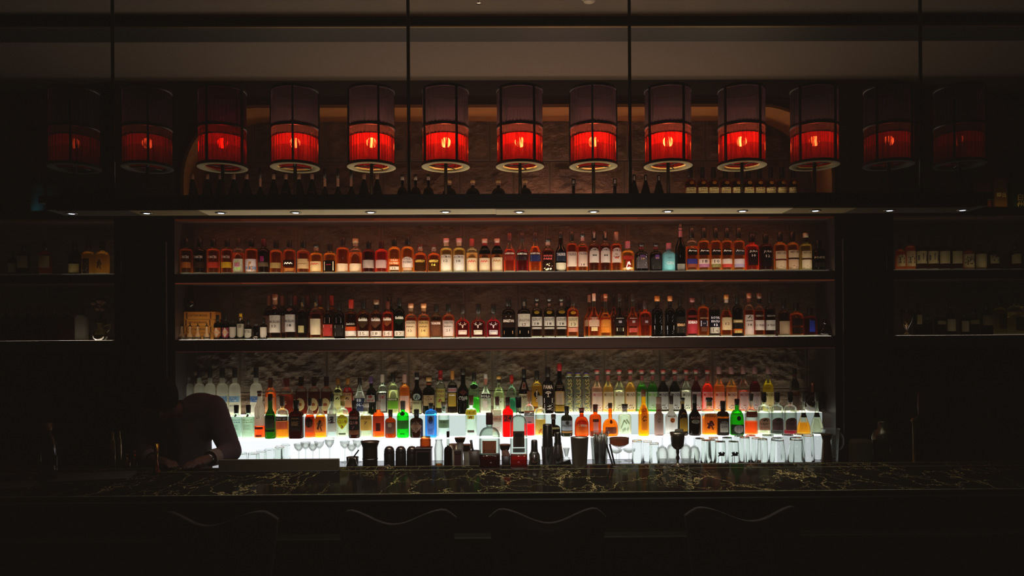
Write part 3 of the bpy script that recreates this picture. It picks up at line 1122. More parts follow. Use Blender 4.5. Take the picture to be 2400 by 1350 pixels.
        if mb.v:
            mb.obj('label' if col else 'lettering', mats, o, True)
    o['category'] = cat
    PENDING.append((o, look, sh['phrase'], X, sk, group))
    return o


def finish_labels():
    seen = {}
    for rec in PENDING:
        seen.setdefault((rec[1], rec[2]), []).append(rec)
    for (look, phrase), recs in seen.items():
        recs.sort(key=lambda r: r[3])
        n = len(recs)
        for i, (o, lk, ph, X, sk, grp) in enumerate(recs):
            if n == 1:
                o['label'] = (lk + ' ' + ph).strip()
            else:
                words_ = ['zero', 'one', 'two', 'three', 'four', 'five', 'six', 'seven', 'eight', 'nine', 'ten', 'eleven', 'twelve', 'thirteen', 'fourteen', 'fifteen', 'sixteen', 'seventeen', 'eighteen', 'nineteen', 'twenty']
                pos = 'leftmost' if i == 0 else 'rightmost' if i == n - 1 else 'middle one' if n % 2 and i == n // 2 and n < 6 else ORD[i] + ' from left'
                pl = lk
                for a, b in (('bottle', 'bottles'), ('glass', 'glasses'), ('box', 'boxes'), ('tumbler', 'tumblers'), ('bowl', 'bowls'), ('tube', 'tubes'), ('jar', 'jars'), ('decanter', 'decanters'), ('canister', 'canisters'), ('coupe', 'coupes'), ('crate', 'crates'), ('dispenser', 'dispensers'), ('stool', 'stools')):
                    ws = pl.split(' ')
                    if a in ws:
                        ws[ws.index(a)] = b
                        pl = ' '.join(ws)
                        break
                o['label'] = '%s of %s %s %s' % (pos, words_[n] if n <= 20 else str(n), pl, ph)
            o['group'] = grp or ('bottles ' + ph)
# ------------------------------------------------------------------ bottles, one row each
# (x, top, width, template, glass, liquid, liquid top, closure, [labels], look)
W_, CRM, TAN = '#f2ece0', '#efe2bf', '#c9a877'
A1, A2, A3, A4, RD = '#c8661e', '#d98a2c', '#8a3a10', '#e8a63a', '#b02a10'
DK = '#4a1c0a'
BK = '#14100e'
U = []
for x, bc, c in ((436, '#a8602a', 'brown'), (468, '#3a2418', 'dull dark'), (500, '#c2402a', 'red'), (532, '#d8b02a', 'yellow')):
    U.append((x, 180, 29, 'hi', 'c', A1 if c != 'dull dark' else DK, 292, BK, [(345, 392, .8, None, 'TOMATIN', W_), (422, 484, .92, bc)], 'amber whisky bottle with a %s band below white lettering' % c))
U += [
 (559, 175, 28, 'hi', 'c', A1, 330, '#3a2014', [(388, 528, .95, '#dfe6d0', '@leaf', '#7aa83a'), (425, 470, .45, '#d06a9a')], 'whisky bottle with a white, green and pink picture label'),
 (589, 178, 28, 'hi', 'c', A1, 290, BK, [(390, 525, .95, '#e6e4e6', '@blot', '#8a5a2a'), (468, 502, .9, '#4a78b8')], 'whisky bottle with a white label and blue band'),
 (618, 182, 28, 'std', 'd', DK, 300, '#5a1420', [(425, 470, .9, '#6a5844'), (360, 420, .3, '#a02a6a')], 'dark bottle with a wine-red cap'),
 (647, 190, 29, 'squat', 'c', A1, 295, BK, [(428, 488, .9, '#a08a54')], 'amber bottle with a narrow olive-tan band'),
 (678, 192, 28, 'std', 'c', A1, 300, '#1c1414', [(400, 470, .9, '#2a1410', '@script', W_), (485, 520, .92, '#c98a4a')], 'amber bottle with a black script label'),
 (711, 195, 29, 'hi', 'c', A1, 320, '#0e1410', [(388, 492, .93, '#d9c08c', '|@script|', '#6a4a2a')], 'amber bottle with a wide tan label and black cap'),
 (741, 232, 29, 'squat', 'c', A2, 335, '#18120e/#b08a70', [(415, 522, .9, '#e6d29a', '@script|', '#a02a20')], 'squat golden bottle with a cream label and red crest'),
 (773, 232, 29, 'squat', 'c', A2, 335, BK, [(405, 522, .92, '#140e0c', '@frame', '#d8c8a8'), (430, 470, .5, None, '@script', '#b02a40')], 'squat golden bottle with a black white-framed label'),
 (803, 165, 29, 'hi', 'c', A1, 275, '#2a1612', [(438, 522, .93, '#ead9b4')], 'amber bottle with dark cap and low cream label'),
 (833, 178, 29, 'hi', 'c', A1, 325, '#c89a70/#c8b8a0', [(438, 522, .93, '#ead9b4')], 'amber bottle with clear neck, cork and low cream label'),
 (864, 200, 29, 'hi', 'c', '#7a1a10', 290, BK, [(400, 486, .95, '#b8a49a', '@bar', '#8a7a72')], 'dark red bottle with a grey-white label'),
 (894, 200, 29, 'hi', 'c', '#d03a1c', 285, '#3a1414', [(400, 486, .95, '#c4aca4', '|@rows', '#8a7a72')], 'bright red bottle with a grey-white label'),
 (924, 170, 29, 'std', 'c', A2, 262, BK, [(388, 450, .9, '#e06a24', 'OLD|PULTENEY', '#f0d8b0'), (470, 505, .75, '#f0e4d0', '12', '#1a1410')], 'amber bottle with an orange label and white box below'),
 (955, 160, 29, 'std', 'c', A2, 262, BK, [(368, 478, .85, '#e8e2d8', 'OLD|PULTENEY|', '#2a2a3a', 'a'), (480, 512, .7, '#c8a88a')], 'amber bottle with an arched white label'),
 (985, 240, 29, 'squat', 'c', A1, 320, '#5a2418/#c8a080', [(392, 512, .9, '#3a2008', 'ABERFELDY||', '#d8a84a')], 'round-shouldered amber bottle with a plain dark gold label'),
 (1017, 245, 29, 'squat', 'c', A1, 325, '#5a2a1c/#b8a090', [(392, 512, .9, '#4a2c0a', 'ABERFELDY|16|', '#e8c05a')], 'round-shouldered amber bottle marked 16 in gold'),
 (1046, 175, 28, 'hi', 'c', '#e0c47a', 275, '#c88a8a/#d8c8b0', [(345, 520, .95, W_, 'AULTMORE|12||', '#3a342e')], 'pale bottle with a tall white label'),
 (1076, 175, 28, 'hi', 'c', '#e0c47a', 275, '#c88a8a/#d8c8b0', [(348, 520, .95, '#e4e4e6', 'AULTMORE|18||', '#3a342e')], 'pale bottle with a tall white label'),
 (1106, 180, 26, 'hi', 'c', '#e0b87a', 330, '#b84a44', [(380, 518, .92, CRM, '@script|@rows', '#b0402a')], 'clear-necked bottle with red foil and cream script label'),
 (1136, 180, 27, 'hi', 'c', '#a8662a', 330, '#c89a8a/#b03a34', [(245, 340, .99, '#120e0c'), (380, 518, .92, CRM, '@script|@rows', '#b0402a')], 'dark-sleeved bottle with cork and cream label'),
 (1165, 178, 27, 'hi', 'c', '#a8662a', 330, '#c89a8a/#b03a34', [(245, 340, .99, '#120e0c'), (374, 518, .92, CRM, '@script|@rows', '#8a5a2a')], 'dark-sleeved bottle with cork and cream label'),
 (1194, 120, 27, 'con', 'c', '#e0582a', 292, '#5a2020', [(312, 348, .95, '#7a2a20', 'AUCHENTOSHAN', W_), (352, 402, .95, '#8a3426', '@rows', '#e0c0b0')], 'red-orange bottle with a brick-red lettered band'),
 (1224, 120, 28, 'con', 'c', '#9a1424', 300, '#2a1a1a', [(318, 352, .95, '#2a1418', 'AUCHENTOSHAN', W_), (356, 402, .95, '#2e2024', '@rows', '#e0c0b0')], 'dark crimson bottle with a black lettered band'),
 (1254, 115, 28, 'con', 'c', '#f07a24', 260, '#2a1414', [(315, 345, .95, '#3a2a2a', 'AUCHENTOSHAN', W_), (346, 415, .95, '#2a3466', '@rows', '#e0d0c0')], 'bright orange bottle with a blue-black band'),
 (1284, 165, 29, 'squat', 'c', '#7a3a1c', 300, BK + '/#cfc4b8', [(340, 404, .85, '#24100e', 'HIGHLAND|PARK', '#c85a5a'), (420, 520, .9, '#2a1810', '@leaf', '#c8b8a0')], 'brown bottle with cut-glass base and dark red label'),
 (1314, 105, 26, 'fern', 'k', None, None, BK, [(318, 412, .93, '#2a3040', 'TALISKER|@rows', '#c8c8d0'), (430, 518, .95, '#e4dcc0')], 'tall black bottle with slate label over white'),
 (1340, 105, 26, 'hi', 'c', A1, 235, BK, [(314, 470, .93, '#e8ddd0', 'TALISKER||@rows', '#2a2420')], 'amber bottle with a tall pale label and plain black cap'),
 (1365, 110, 25, 'hi', 'c', A1, 260, BK + '/#b8a8b0', [(314, 470, .93, '#e0d0c4', 'TALISKER|||18', '#2a2420')], 'amber bottle with pale label and pink neck strip'),
 (1392, 100, 27, 'hi', 'c', A3, 250, BK, [(110, 165, .35, '#b8b0b0'), (272, 428, .9, '#eee4dc', 'BOWMORE|||', '#2a2020', 'a'), (342, 360, .35, '#14100e', '12', W_)], 'amber bottle with white arched, black-squared label'),
 (1418, 100, 27, 'hi', 'c', A3, 250, BK, [(110, 165, .35, '#b0908a'), (272, 428, .9, '#eee4dc', 'BOWMORE|||', '#2a2020', 'a'), (342, 360, .35, '#14100e', '15', W_)], 'amber bottle with white arched, black-squared label'),
 (1444, 108, 26, 'hi', 'c', A1, 240, '#8a6a5a', [(272, 428, .9, '#eee4dc', 'BOWMORE|@leaf|', '#4a2a20', 'a'), (368, 384, .4, '#c8502a')], 'amber bottle with arched label bearing red and black drawing'),
 (1471, 205, 30, 'squat', 'c', A4, 310, '#c8788a', [(355, 395, .9, '#a8322a', '@rows', '#f0e0d0'), (395, 530, .45, '#8a2018', '@leaf', W_), (480, 525, .9, '#f0d8a0', '@blot', '#b04a20')], 'golden bottle with a pink cap and red-white lettering'),
 (1503, 222, 30, 'squat', 'k', None, None, '#16100e/#8a3a34', [(330, 490, .92, '#5a5458', '@rows', '#c8c4c8'), (370, 402, .35, None, '10', '#f0c030'), (345, 395, .45, '#6a4a7a')], 'black bottle with grey label, yellow figures and purple patch'),
 (1537, 222, 30, 'squat', 'k', None, None, '#16100e/#8a3a34', [(330, 500, .92, '#2e2c2c', '|||@rows', '#a8a4a0'), (365, 395, .35, None, '10', '#f0d040'), (345, 390, .35, '#7a4aa0')], 'black bottle with dark label, yellow figures and purple patch'),
 (1567, 225, 33, 'squat', '=#8ad0dc', None, None, '#d0788a', [(370, 385, .8, None, 'ISLAY', '#4a3a8a'), (405, 460, .7, None, 'GIN', '#e8f4f4')], 'pale blue frosted bottle with a pink cap'),
 (1594, 20, 25, 'fern', 'k', None, None, BK, [(62, 155, .9, '#d08a98'), (440, 510, .8, '#8a8880', '@rows', W_)], 'very tall black bottle with a pink neck strip'),
]
for x, l1, c1, c2, t_, lk in ((1621, '#5a4a8a', '#3a3a8a', '#8a4a3a', '', 'blue-purple'), (1649, '#e0c4c4', '#e8dcd4', '#b07aa0', '18', 'white and pink'), (1677, '#efe8d4', '#efe8d4', '#8a8a5a', '10', 'white and olive'),
                              (1703, '#e8e0d4', '#e8e0d4', '#c8504a', '', 'white and red'), (1731, '#d8d4dc', '#d8d4dc', '#a8a4c8', '', 'pale lilac')):
    U.append((x, 66, 27, 'hi', 'c', A2 if x > 1630 else A1, 205 if x != 1621 else 260, BK, [(285, 350, .85, '#1a1414' if x != 1731 else '#3a3a44', 'Arran|', W_), (388, 442, .93, c1, t_, '#2a2020'), (442, 478, .93, c2)],
              'amber bottle with white script and %s lower label' % lk))
U += [
 (1762, 130, 31, 'hi', 'c', '#e0401a', 215, BK, [(292, 455, .72, '#1c1014', 'JURA|10||', '#c8b8b0')], 'bright red-orange bottle with a black label'),
 (1794, 130, 31, 'hi', 'c', '#6a1414', 230, BK, [(292, 470, .72, '#1a0e10', 'JURA|12||', '#a89890')], 'deep red bottle with a black label'),
 (1828, 110, 29, 'hi', 'c', A2, 212, BK, [(305, 388, .88, CRM, 'WEST CORK|', '#3a2a20'), (388, 405, .9, '#5a2018'), (405, 500, .88, '#e8d8b8', '|@hill', '#5a3a20')], 'amber bottle with cream label and dark wave'),
 (1857, 110, 29, 'hi', 'c', A2, 215, BK, [(296, 376, .88, CRM, 'WEST CORK|', '#3a2a20'), (376, 393, .9, '#2a1a14'), (393, 500, .88, '#e0c8a8', '|@hill', '#3a2a20')], 'amber bottle with cream label and dark wave'),
 (1888, 118, 28, 'hi', 'c', '#e8cc6a', 245, '#c8b898/' + BK, [(305, 380, .88, CRM, 'WEST CORK|', '#3a2a20'), (380, 397, .9, '#4a2a18'), (397, 500, .88, '#efe4cc', '|@hill', '#8a6a3a')], 'pale gold bottle with cork top and dark wave label'),
 (1918, 192, 33, 'squat', 'k', None, None, BK, [(355, 392, .9, None, 'POGUES', '#d8c8a8'), (425, 475, .8, '#1c1814', '@rows', '#6a6050')], 'black bottle with thin pale lettering'),
]

M = [
 (510, 982, 18, 'squat', 'k', None, None, BK, [(1115, 1238, .95, '#d8824a'), (1115, 1218, .9, '#f0e6d0', '|@disc|', '#a8784a', 'd')], 'small black-topped bottle with a diamond label over orange'),
 (529, 982, 18, 'squat', 'k', None, None, BK, [(1115, 1238, .95, '#b04a5a'), (1115, 1218, .9, '#f0e6d0', '|@disc|', '#a8784a', 'd')], 'small black-topped bottle with a diamond label over red'),
 (546, 1000, 17, 'squat', 'k', None, None, BK, [(1108, 1240, .95, '#ece0d0', '@rows|@rows', '#a8604a')], 'small bottle with a tall white label and red print'),
 (564, 966, 18, 'hi', 'k', None, None, '#e8b820', [(1000, 1060, .8, '#4a2a30', '@blot', '#d8c8c8'), (1075, 1242, .97, '#d4ccb8', '@disc||', '#5a5448')], 'small silver-labelled bottle with a yellow cap'),
 (582, 1030, 18, 'squat', 'k', None, None, BK, [(1130, 1236, .95, '#efe8d8', 'BITTERS|@rows', '#3a342e')], 'small black bottle with a square white label'),
 (601, 1070, 17, 'jar', 'k', None, None, '#3a3632', [(1165, 1242, .9, None, '@rows|@leaf', '#f0e4d0')], 'small dark bottle with white print at its foot'),
 (618, 1012, 17, 'squat', 'k', None, None, BK, [(1110, 1242, .95, '#ece4d4', '@frame', '#b8a890')], 'small bottle with a plain white framed label'),
 (645, 764, 27, 'mac', 'c', DK, 900, '#8a5a3a/#b88a6a', [(880, 920, .6, '#e0a890', '', '', 'd'), (984, 1168, .95, '#efe8da', '@tri|MACALLAN|12|', '#3a2c20')], 'dark bottle with big white label marked 12'),
 (681, 772, 26, 'mac', 'c', DK, 900, '#1e1612', [(905, 945, .6, '#e0a890', '', '', 'd'), (976, 1160, .95, '#efe8e2', '@tri|MACALLAN|18|', '#2a2430')], 'dark bottle with big white label marked 18'),
 (709, 782, 27, 'mac', 'c', DK, 945, BK, [(845, 895, .45, '#c8a468', '', '', 'o'), (1020, 1185, .9, '#16120e', '@rows||', '#8a8070'), (1095, 1168, .5, '#d8cc90')], 'black-labelled bottle with small gold square and medallion'),
 (740, 778, 27, 'mac', 'c', A3, 960, BK, [(845, 895, .45, '#c8a468', '', '', 'o'), (1020, 1190, .95, CRM, '@tri|||', '#8a6a3a')], 'brown bottle with wide cream label and medallion'),
 (768, 838, 24, 'mac', 'd', DK, 955, '#2a1614', [(1005, 1070, .6, None, '@frame', '#e0b0a0'), (1080, 1205, .92, '#b83a34', '@bar||@rows', '#f0e4d8')], 'dark bottle with a red and white lower label'),
 (795, 838, 24, 'mac', 'k', None, None, BK, [(1005, 1070, .6, None, '@frame', '#a09890'), (1085, 1205, .92, '#2a2624', '@bar||@rows', '#f0ece4')], 'black bottle with a black and white lower label'),
 (823, 820, 29, 'squat', 'c', '#6a200c', 965, '#c83420', [(935, 965, .3, '#a8762a', '', '', 'o'), (1055, 1095, .85, None, 'Glenfiddich', W_), (1105, 1148, .97, '#d8582a'), (1150, 1205, .92, W_)], 'bottle with a bright red cap and orange band'),
 (852, 820, 29, 'squat', 'c', '#7a3410', 965, BK, [(935, 965, .3, '#a8762a', '', '', 'o'), (1000, 1120, .85, '#4a3420', 'Glenfiddich|', W_, 's'), (1150, 1205, .92, W_, '15', '#5a4a3a')], 'black-capped amber bottle with brown shield label'),
 (882, 820, 29, 'squat', 'c', '#7a3410', 965, '#7a5a3a/' + BK, [(935, 965, .3, '#a8762a', '', '', 'o'), (1000, 1120, .85, '#6a4030', 'Glenfiddich|', W_, 's'), (1150, 1205, .92, W_, '18', '#5a4a3a')], 'cork-topped amber bottle with brown shield label'),
 (909, 838, 25, 'std', 'c', '#c0441a', 960, '#6a3424', [(1000, 1100, .9, '#8a4a2a', 'Glenfiddich|', W_, 's'), (1150, 1205, .92, W_, '14', '#5a4a3a')], 'copper-orange bottle with white strip at its foot'),
 (936, 796, 25, 'std', '#1e4a1c', '#1a3a14', 905, BK, [(985, 1085, .9, '#1a2a18', 'Glenfiddich|', W_, 's'), (1150, 1205, .92, W_, '12', '#5a4a3a')], 'dark green bottle with white strip at its foot'),
 (963, 860, 28, 'squat', 'c', A1, 1010, '#c89068/#a88a70', [(1042, 1212, .95, CRM, 'THE BALVENIE|@script|12|', '#5a4a34')], 'cork-topped bottle with a cream-white label'),
 (993, 860, 28, 'squat', 'c', A1, 1010, '#d89860/#c8946a', [(1042, 1212, .95, '#e8cf8a', 'THE BALVENIE|@script|14|', '#5a4424')], 'cork-topped bottle with a yellow-tan label'),
 (1022, 865, 27, 'squat', 'c', '#7a4a20', 1005, BK, [(1042, 1205, .93, '#7a4a34', 'THE BALVENIE|@rows|', '#f0d8c8')], 'black-capped bottle with a copper-brown label'),
 (1051, 865, 28, 'squat', 'c', A1, 1005, BK, [(1040, 1205, .95, '#e6e0d8', 'THE BALVENIE|@script|21|', '#4a443c')], 'black-capped bottle with a greyish white label'),
 (1084, 865, 32, 'dal', 'c', '#a8201a', 1035, '#241814', [(1050, 1125, .75, None, '@stag', '#e8d8c0'), (1142, 1188, .6, W_, 'THE DALMORE|@bar', '#8a3a34')], 'flared red bottle with silver stag head and red text'),
 (1121, 865, 33, 'dal', 'c', '#8a1a18', 1045, BK, [(1050, 1125, .75, None, '@stag', '#e8e0d0'), (1142, 1188, .6, W_, 'THE DALMORE|@bar', '#8a8a4a')], 'flared red bottle with silver stag head and olive text'),
 (1156, 862, 32, 'dal', 'c', '#a81c3a', 1035, BK, [(1050, 1125, .75, None, '@stag', '#e0e0dc'), (1142, 1188, .6, W_, 'THE DALMORE|@bar', '#2a2a6a')], 'flared crimson bottle with silver stag head and blue text'),
 (1192, 790, 31, 'squat', 'k', None, None, BK, [(975, 1112, .93, '#2a1a16', '@tri|SINGLETON|', '#e8dcd0'), (1145, 1185, .85, None, '@frame', '#c89a70')], 'black bottle with dark label and copper bar outline'),
 (1228, 788, 31, 'squat', 'k', None, None, BK, [(840, 895, .35, '#a89a90'), (970, 1105, .93, '#e8e0d4', '@tri|SINGLETON|12', '#3a2c28'), (1142, 1180, .85, None, '@frame', '#d8b088')], 'black bottle with white label and copper bar outline'),
 (1258, 786, 26, 'std', 'c', '#4a2410', 935, BK + '/#1a1414', [(858, 892, .6, '#c89a90'), (938, 972, .5, '#b08a2a', '', '', 'o'), (1002, 1098, .93, W_, 'GLENLIVET|18', '#2a2a30'), (1110, 1130, .9, '#c8c0b4')], 'dark bottle with white label, pink tab'),
 (1287, 786, 26, 'std', 'c', '#4a2410', 935, BK + '/#1a1414', [(858, 892, .6, '#c89a90'), (938, 972, .5, '#b08a2a', '', '', 'o'), (1002, 1098, .93, W_, 'GLENLIVET|18', '#2a2a30'), (1110, 1130, .9, '#c8c0b4')], 'dark bottle with white label, pink tab'),
 (1315, 788, 26, 'std', 'c', '#4a2410', 935, BK + '/#1a1414', [(850, 884, .6, '#c89a90'), (932, 968, .6, '#a8842a', '', '', 'o'), (1002, 1098, .93, W_, 'GLENLIVET|18', '#2a2a30'), (1110, 1130, .9, '#c8c0b4')], 'dark bottle with white label, pink tab'),
 (1342, 790, 26, 'std', 'c', A1, 930, '#2a1814', [(940, 975, .5, '#d0962a', '', '', 'o'), (1000, 1108, .95, '#ece4c0', 'GLENLIVET|13', '#5a5a3a'), (1115, 1160, .9, '#d89a84')], 'amber bottle with cream label, just before the bare stone gap'),
 (1392, 755, 27, 'glx', 'c', A1, 900, '#e0b8a8', [(1005, 1102, .93, '#e8d0b4', '@bar|', '#c8a88a'), (1108, 1150, .55, '#e8d8a0')], 'amber bottle with pale pink capsule, just past the stone gap'),
 (1419, 760, 27, 'glx', 'c', '#d88a2c', 960, '#a8603a/#8a4a34', [(1000, 1108, .95, '#e89a44', '||@bar', '#6a3a1a'), (1110, 1168, .93, '#e8963a')], 'orange-gold bottle with orange label and cork'),
 (1452, 756, 27, 'glx', 'c', DK, 900, '#2a201e', [(1000, 1100, .92, '#2a1e1e', '@script||', '#a89a90'), (1040, 1065, .25, '#c8c0d0'), (1112, 1155, .7, '#2a241c', '@frame', '#d8d0b0')], 'dark bottle with black label and framed square'),
 (1483, 758, 27, 'glx', 'c', A1, 900, '#2a201e', [(1000, 1100, .92, '#7a2a24', '@script||', '#c8a090'), (1040, 1065, .25, '#c8b8c0'), (1118, 1166, .8, '#b04a44', '@rows', '#f0d0c8')], 'dark-necked bottle with red label and red box'),
 (1512, 832, 28, 'squat', 'c', '#d0521c', 910, '#3a2a28', [(1002, 1090, .9, '#5a2018', '@bar|', '#8a3a2a'), (1040, 1065, .25, '#c0b0c0')], 'squat orange bottle with a dark red label'),
 (1540, 782, 26, 'squat', 'k', None, None, '#c8742a/#1a1412', [(975, 1078, .8, None, '@rows', '#e8e4f0'), (1090, 1190, .85, None, '@frame|@rows', '#e8ecf0')], 'dark bottle covered in white handwriting, orange cork'),
 (1570, 782, 26, 'squat', 'k', None, None, '#d0824a/#1a1412', [(975, 1070, .8, None, '@rows', '#d8d4f0'), (1090, 1190, .85, None, '@frame|@rows', '#e8ecf0')], 'dark bottle covered in white handwriting, orange cork'),
 (1594, 796, 26, 'std', 'k', None, None, BK, [(1000, 1172, .92, '#2c2826', '|BENRIACH|@rows', '#c89a70')], 'black bottle with charcoal label and copper lettering'),
 (1622, 800, 26, 'std', 'c', '#8a2a20', 925, '#8a4a4a/#4a2020', [(985, 1010, .9, '#8a2a2c'), (1035, 1178, .93, '#c0404a', 'BENRIACH||', '#f4e8e4')], 'red-labelled bottle with broad white lettering'),
 (1648, 768, 25, 'std', 'c', '#d0701e', 905, BK, [(1002, 1025, .9, None, 'GLENCADAM', '#e8dcc0'), (1035, 1105, .75, '#2a2230', '@frame', '#e0dce8'), (1058, 1082, .4, None, '10', '#e0dce8'), (1110, 1155, .55, '#6a4a3a')], 'amber bottle with a small framed dark square'),
 (1674, 775, 25, 'std', 'c', '#3a1c10', 925, BK, [(990, 1105, .93, '#1e2034', 'ROYAL|BRACKLA|12', '#e0dce8'), (1110, 1175, .95, '#e6dfd0', '16', '#6a6458')], 'dark blue labelled bottle with white lower strip'),
 (1702, 768, 26, 'con', 'c', A1, 935, '#c8843a/#d8ccc0', [(1008, 1140, .95, '#ecdcae', '@bar|12|', '#2a2420')], 'bottle with cork, white seal and cream label'),
 (1728, 766, 24, 'std', 'k', None, None, '#10140e', [(1030, 1065, .93, '#a88a4a', 'BUNNAHABHAIN', '#f0e4c8'), (1068, 1120, .8, '#1e1c1a', '@rows', '#8a8070'), (1128, 1172, .97, '#d8702a'), (1145, 1172, .7, '#d8d890')], 'black bottle with gold lettering and orange base band'),
 (1755, 752, 23, 'std', 'c', A1, 930, '#b8704a/#8a4a3a', [(980, 1190, .93, '#e8e2dc', '@blot|@script|18||', '#3a342e')], 'bottle with a very tall narrow white label'),
 (1779, 752, 25, 'squat', 'c', '#a84a1c', 935, '#7a4a34/' + BK, [(975, 1005, .93, None, 'GLENGOYNE', '#d8d0c0'), (1036, 1142, .95, '#e8e4dc', '|12 YEARS|', '#2a2624')], 'dark bottle with a white label reading 12 YEARS'),
 (1804, 745, 25, 'squat', 'c', '#5a1a10', 920, BK, [(975, 1005, .93, None, 'GLENGOYNE', '#d8d0c0'), (1036, 1142, .95, '#e4e0da', '|14 YEARS|', '#2a2624')], 'dark bottle with a white label reading 14 YEARS'),
 (1837, 820, 27, 'squat', 'c', '#6a3414', 950, BK, [(1046, 1185, .9, '#c0a88a', '|@bar|', '#8a7864')], 'bottle with a plain greyish tan label'),
 (1866, 850, 31, 'squat', 'c', '#d0641c', 968, BK, [(1018, 1095, .8, '#241410', '@rows', '#4a3428'), (1110, 1180, .8, '#201410', '@rows', '#5a4030')], 'wide orange bottle with two black labels'),
 (1898, 906, 32, 'squat', 'c', '#6a1020', 990, BK, [(1040, 1160, .4, '#2a3aa0')], 'squat dark red bottle with a blue glint'),  # blue glint put on as a coloured patch
]
# second rank on the middle shelf
N = [
 (631, 776, 24, 'mac', 'c', DK, 900, '#7a4a34', [(990, 1168, .95, '#cfa898')], 'dark bottle with pinkish label peeping out, brown capsule'),
 (662, 778, 24, 'mac', 'c', DK, 900, '#8a5448', [(990, 1168, .95, '#d8b0a0', '|@rows||', '#5a3a30')], 'dark bottle with pink label peeping between two white labels'),
 (692, 778, 24, 'mac', 'c', DK, 900, '#8a4440', [(990, 1168, .9, '#c8a090')], 'dark bottle with a rosy capsule'),
 (721, 780, 24, 'mac', 'c', DK, 900, '#6a3038', [(990, 1168, .9, '#a8805a')], 'dark bottle with a plum capsule'),
 (750, 776, 24, 'mac', 'c', A2, 900, '#7a3c34', [(990, 1168, .9, '#d89a54')], 'golden bottle with a brown-red capsule'),
 (777, 776, 24, 'mac', 'c', A3, 900, '#d84a34', [], 'bottle with a glowing red capsule'),
 (913, 792, 26, 'std', 'k', None, None, BK, [], 'black-capped bottle behind the copper-orange one'),
 (1331, 790, 25, 'std', 'k', None, None, '#241a18', [], 'dark bottle behind the cream-labelled one'),
 (1381, 770, 26, 'glx', 'c', A1, 900, '#c8a088', [(1010, 1100, .93, '#e0c8a0')], 'amber bottle with beige capsule'),
 (1411, 768, 26, 'glx', 'c', A1, 900, '#6a3a2a', [], 'amber bottle with brown capsule'),
 (1438, 766, 26, 'glx', 'c', A1, 900, '#1e1614', [], 'amber bottle with black capsule'),
 (1468, 768, 26, 'glx', 'c', A3, 900, '#201816', [], 'brown bottle with black capsule'),
 (1500, 835, 25, 'squat', 'c', A3, 910, '#3a2826', [], 'brown squat bottle with a dark cap'),
]
k5 = lambda Y: (820 + Y / 5.625 - 840) * 6.43      # measured on the first, differently scaled crop
B = []
for x in (441, 467, 492, 521, 550):
    B.append((x, k5(233), 26, 'goose', 'f', None, None, '#0c0e10', [(k5(612), k5(690), .97, '#7aa0d8', '@leaf', '#e8eef4'), (k5(720), k5(830), .9, '#e8e6e0', 'GREY GOOSE||@bar', '#3a3a44')], 'frosted white bottle with blue picture'))
B += [
 (600, k5(233), 27, 'goose', 'f', None, None, '#0c0e10', [(k5(612), k5(690), .97, '#5a80c8', '@leaf', '#c8d0e0'), (k5(720), k5(830), .9, '#d8d0c8', '|||@bar', '#7a2a24')], 'frosted bottle standing alone past the stone joint'),
 (634, k5(368), 25, 'slim', 'c', A1, k5(560), '#1a1210', [(k5(390), k5(500), .9, '#8a4a24'), (k5(625), k5(820), .95, '#e8b48a', '|@rows|', '#3a2418')], 'amber bottle with peach label behind the green one'),
 (671, k5(372), 32, 'std', 'c', '#6a1a0c', k5(590), '#8a1422', [(k5(665), k5(740), .6, None, '6', '#f0d8b0')], 'dark amber bottle with white numeral 6'),
]
for x in (706, 736, 765):
    B.append((x, 275, 27, 'std', 'c', '#5a160a', 500, '#241410', [(300, 420, .9, '#3a1c14'), (598, 790, .78, '#e6bd84', '|@disc|', '#7a3a1c', 'o')], 'dark red-brown bottle with round peach label'))
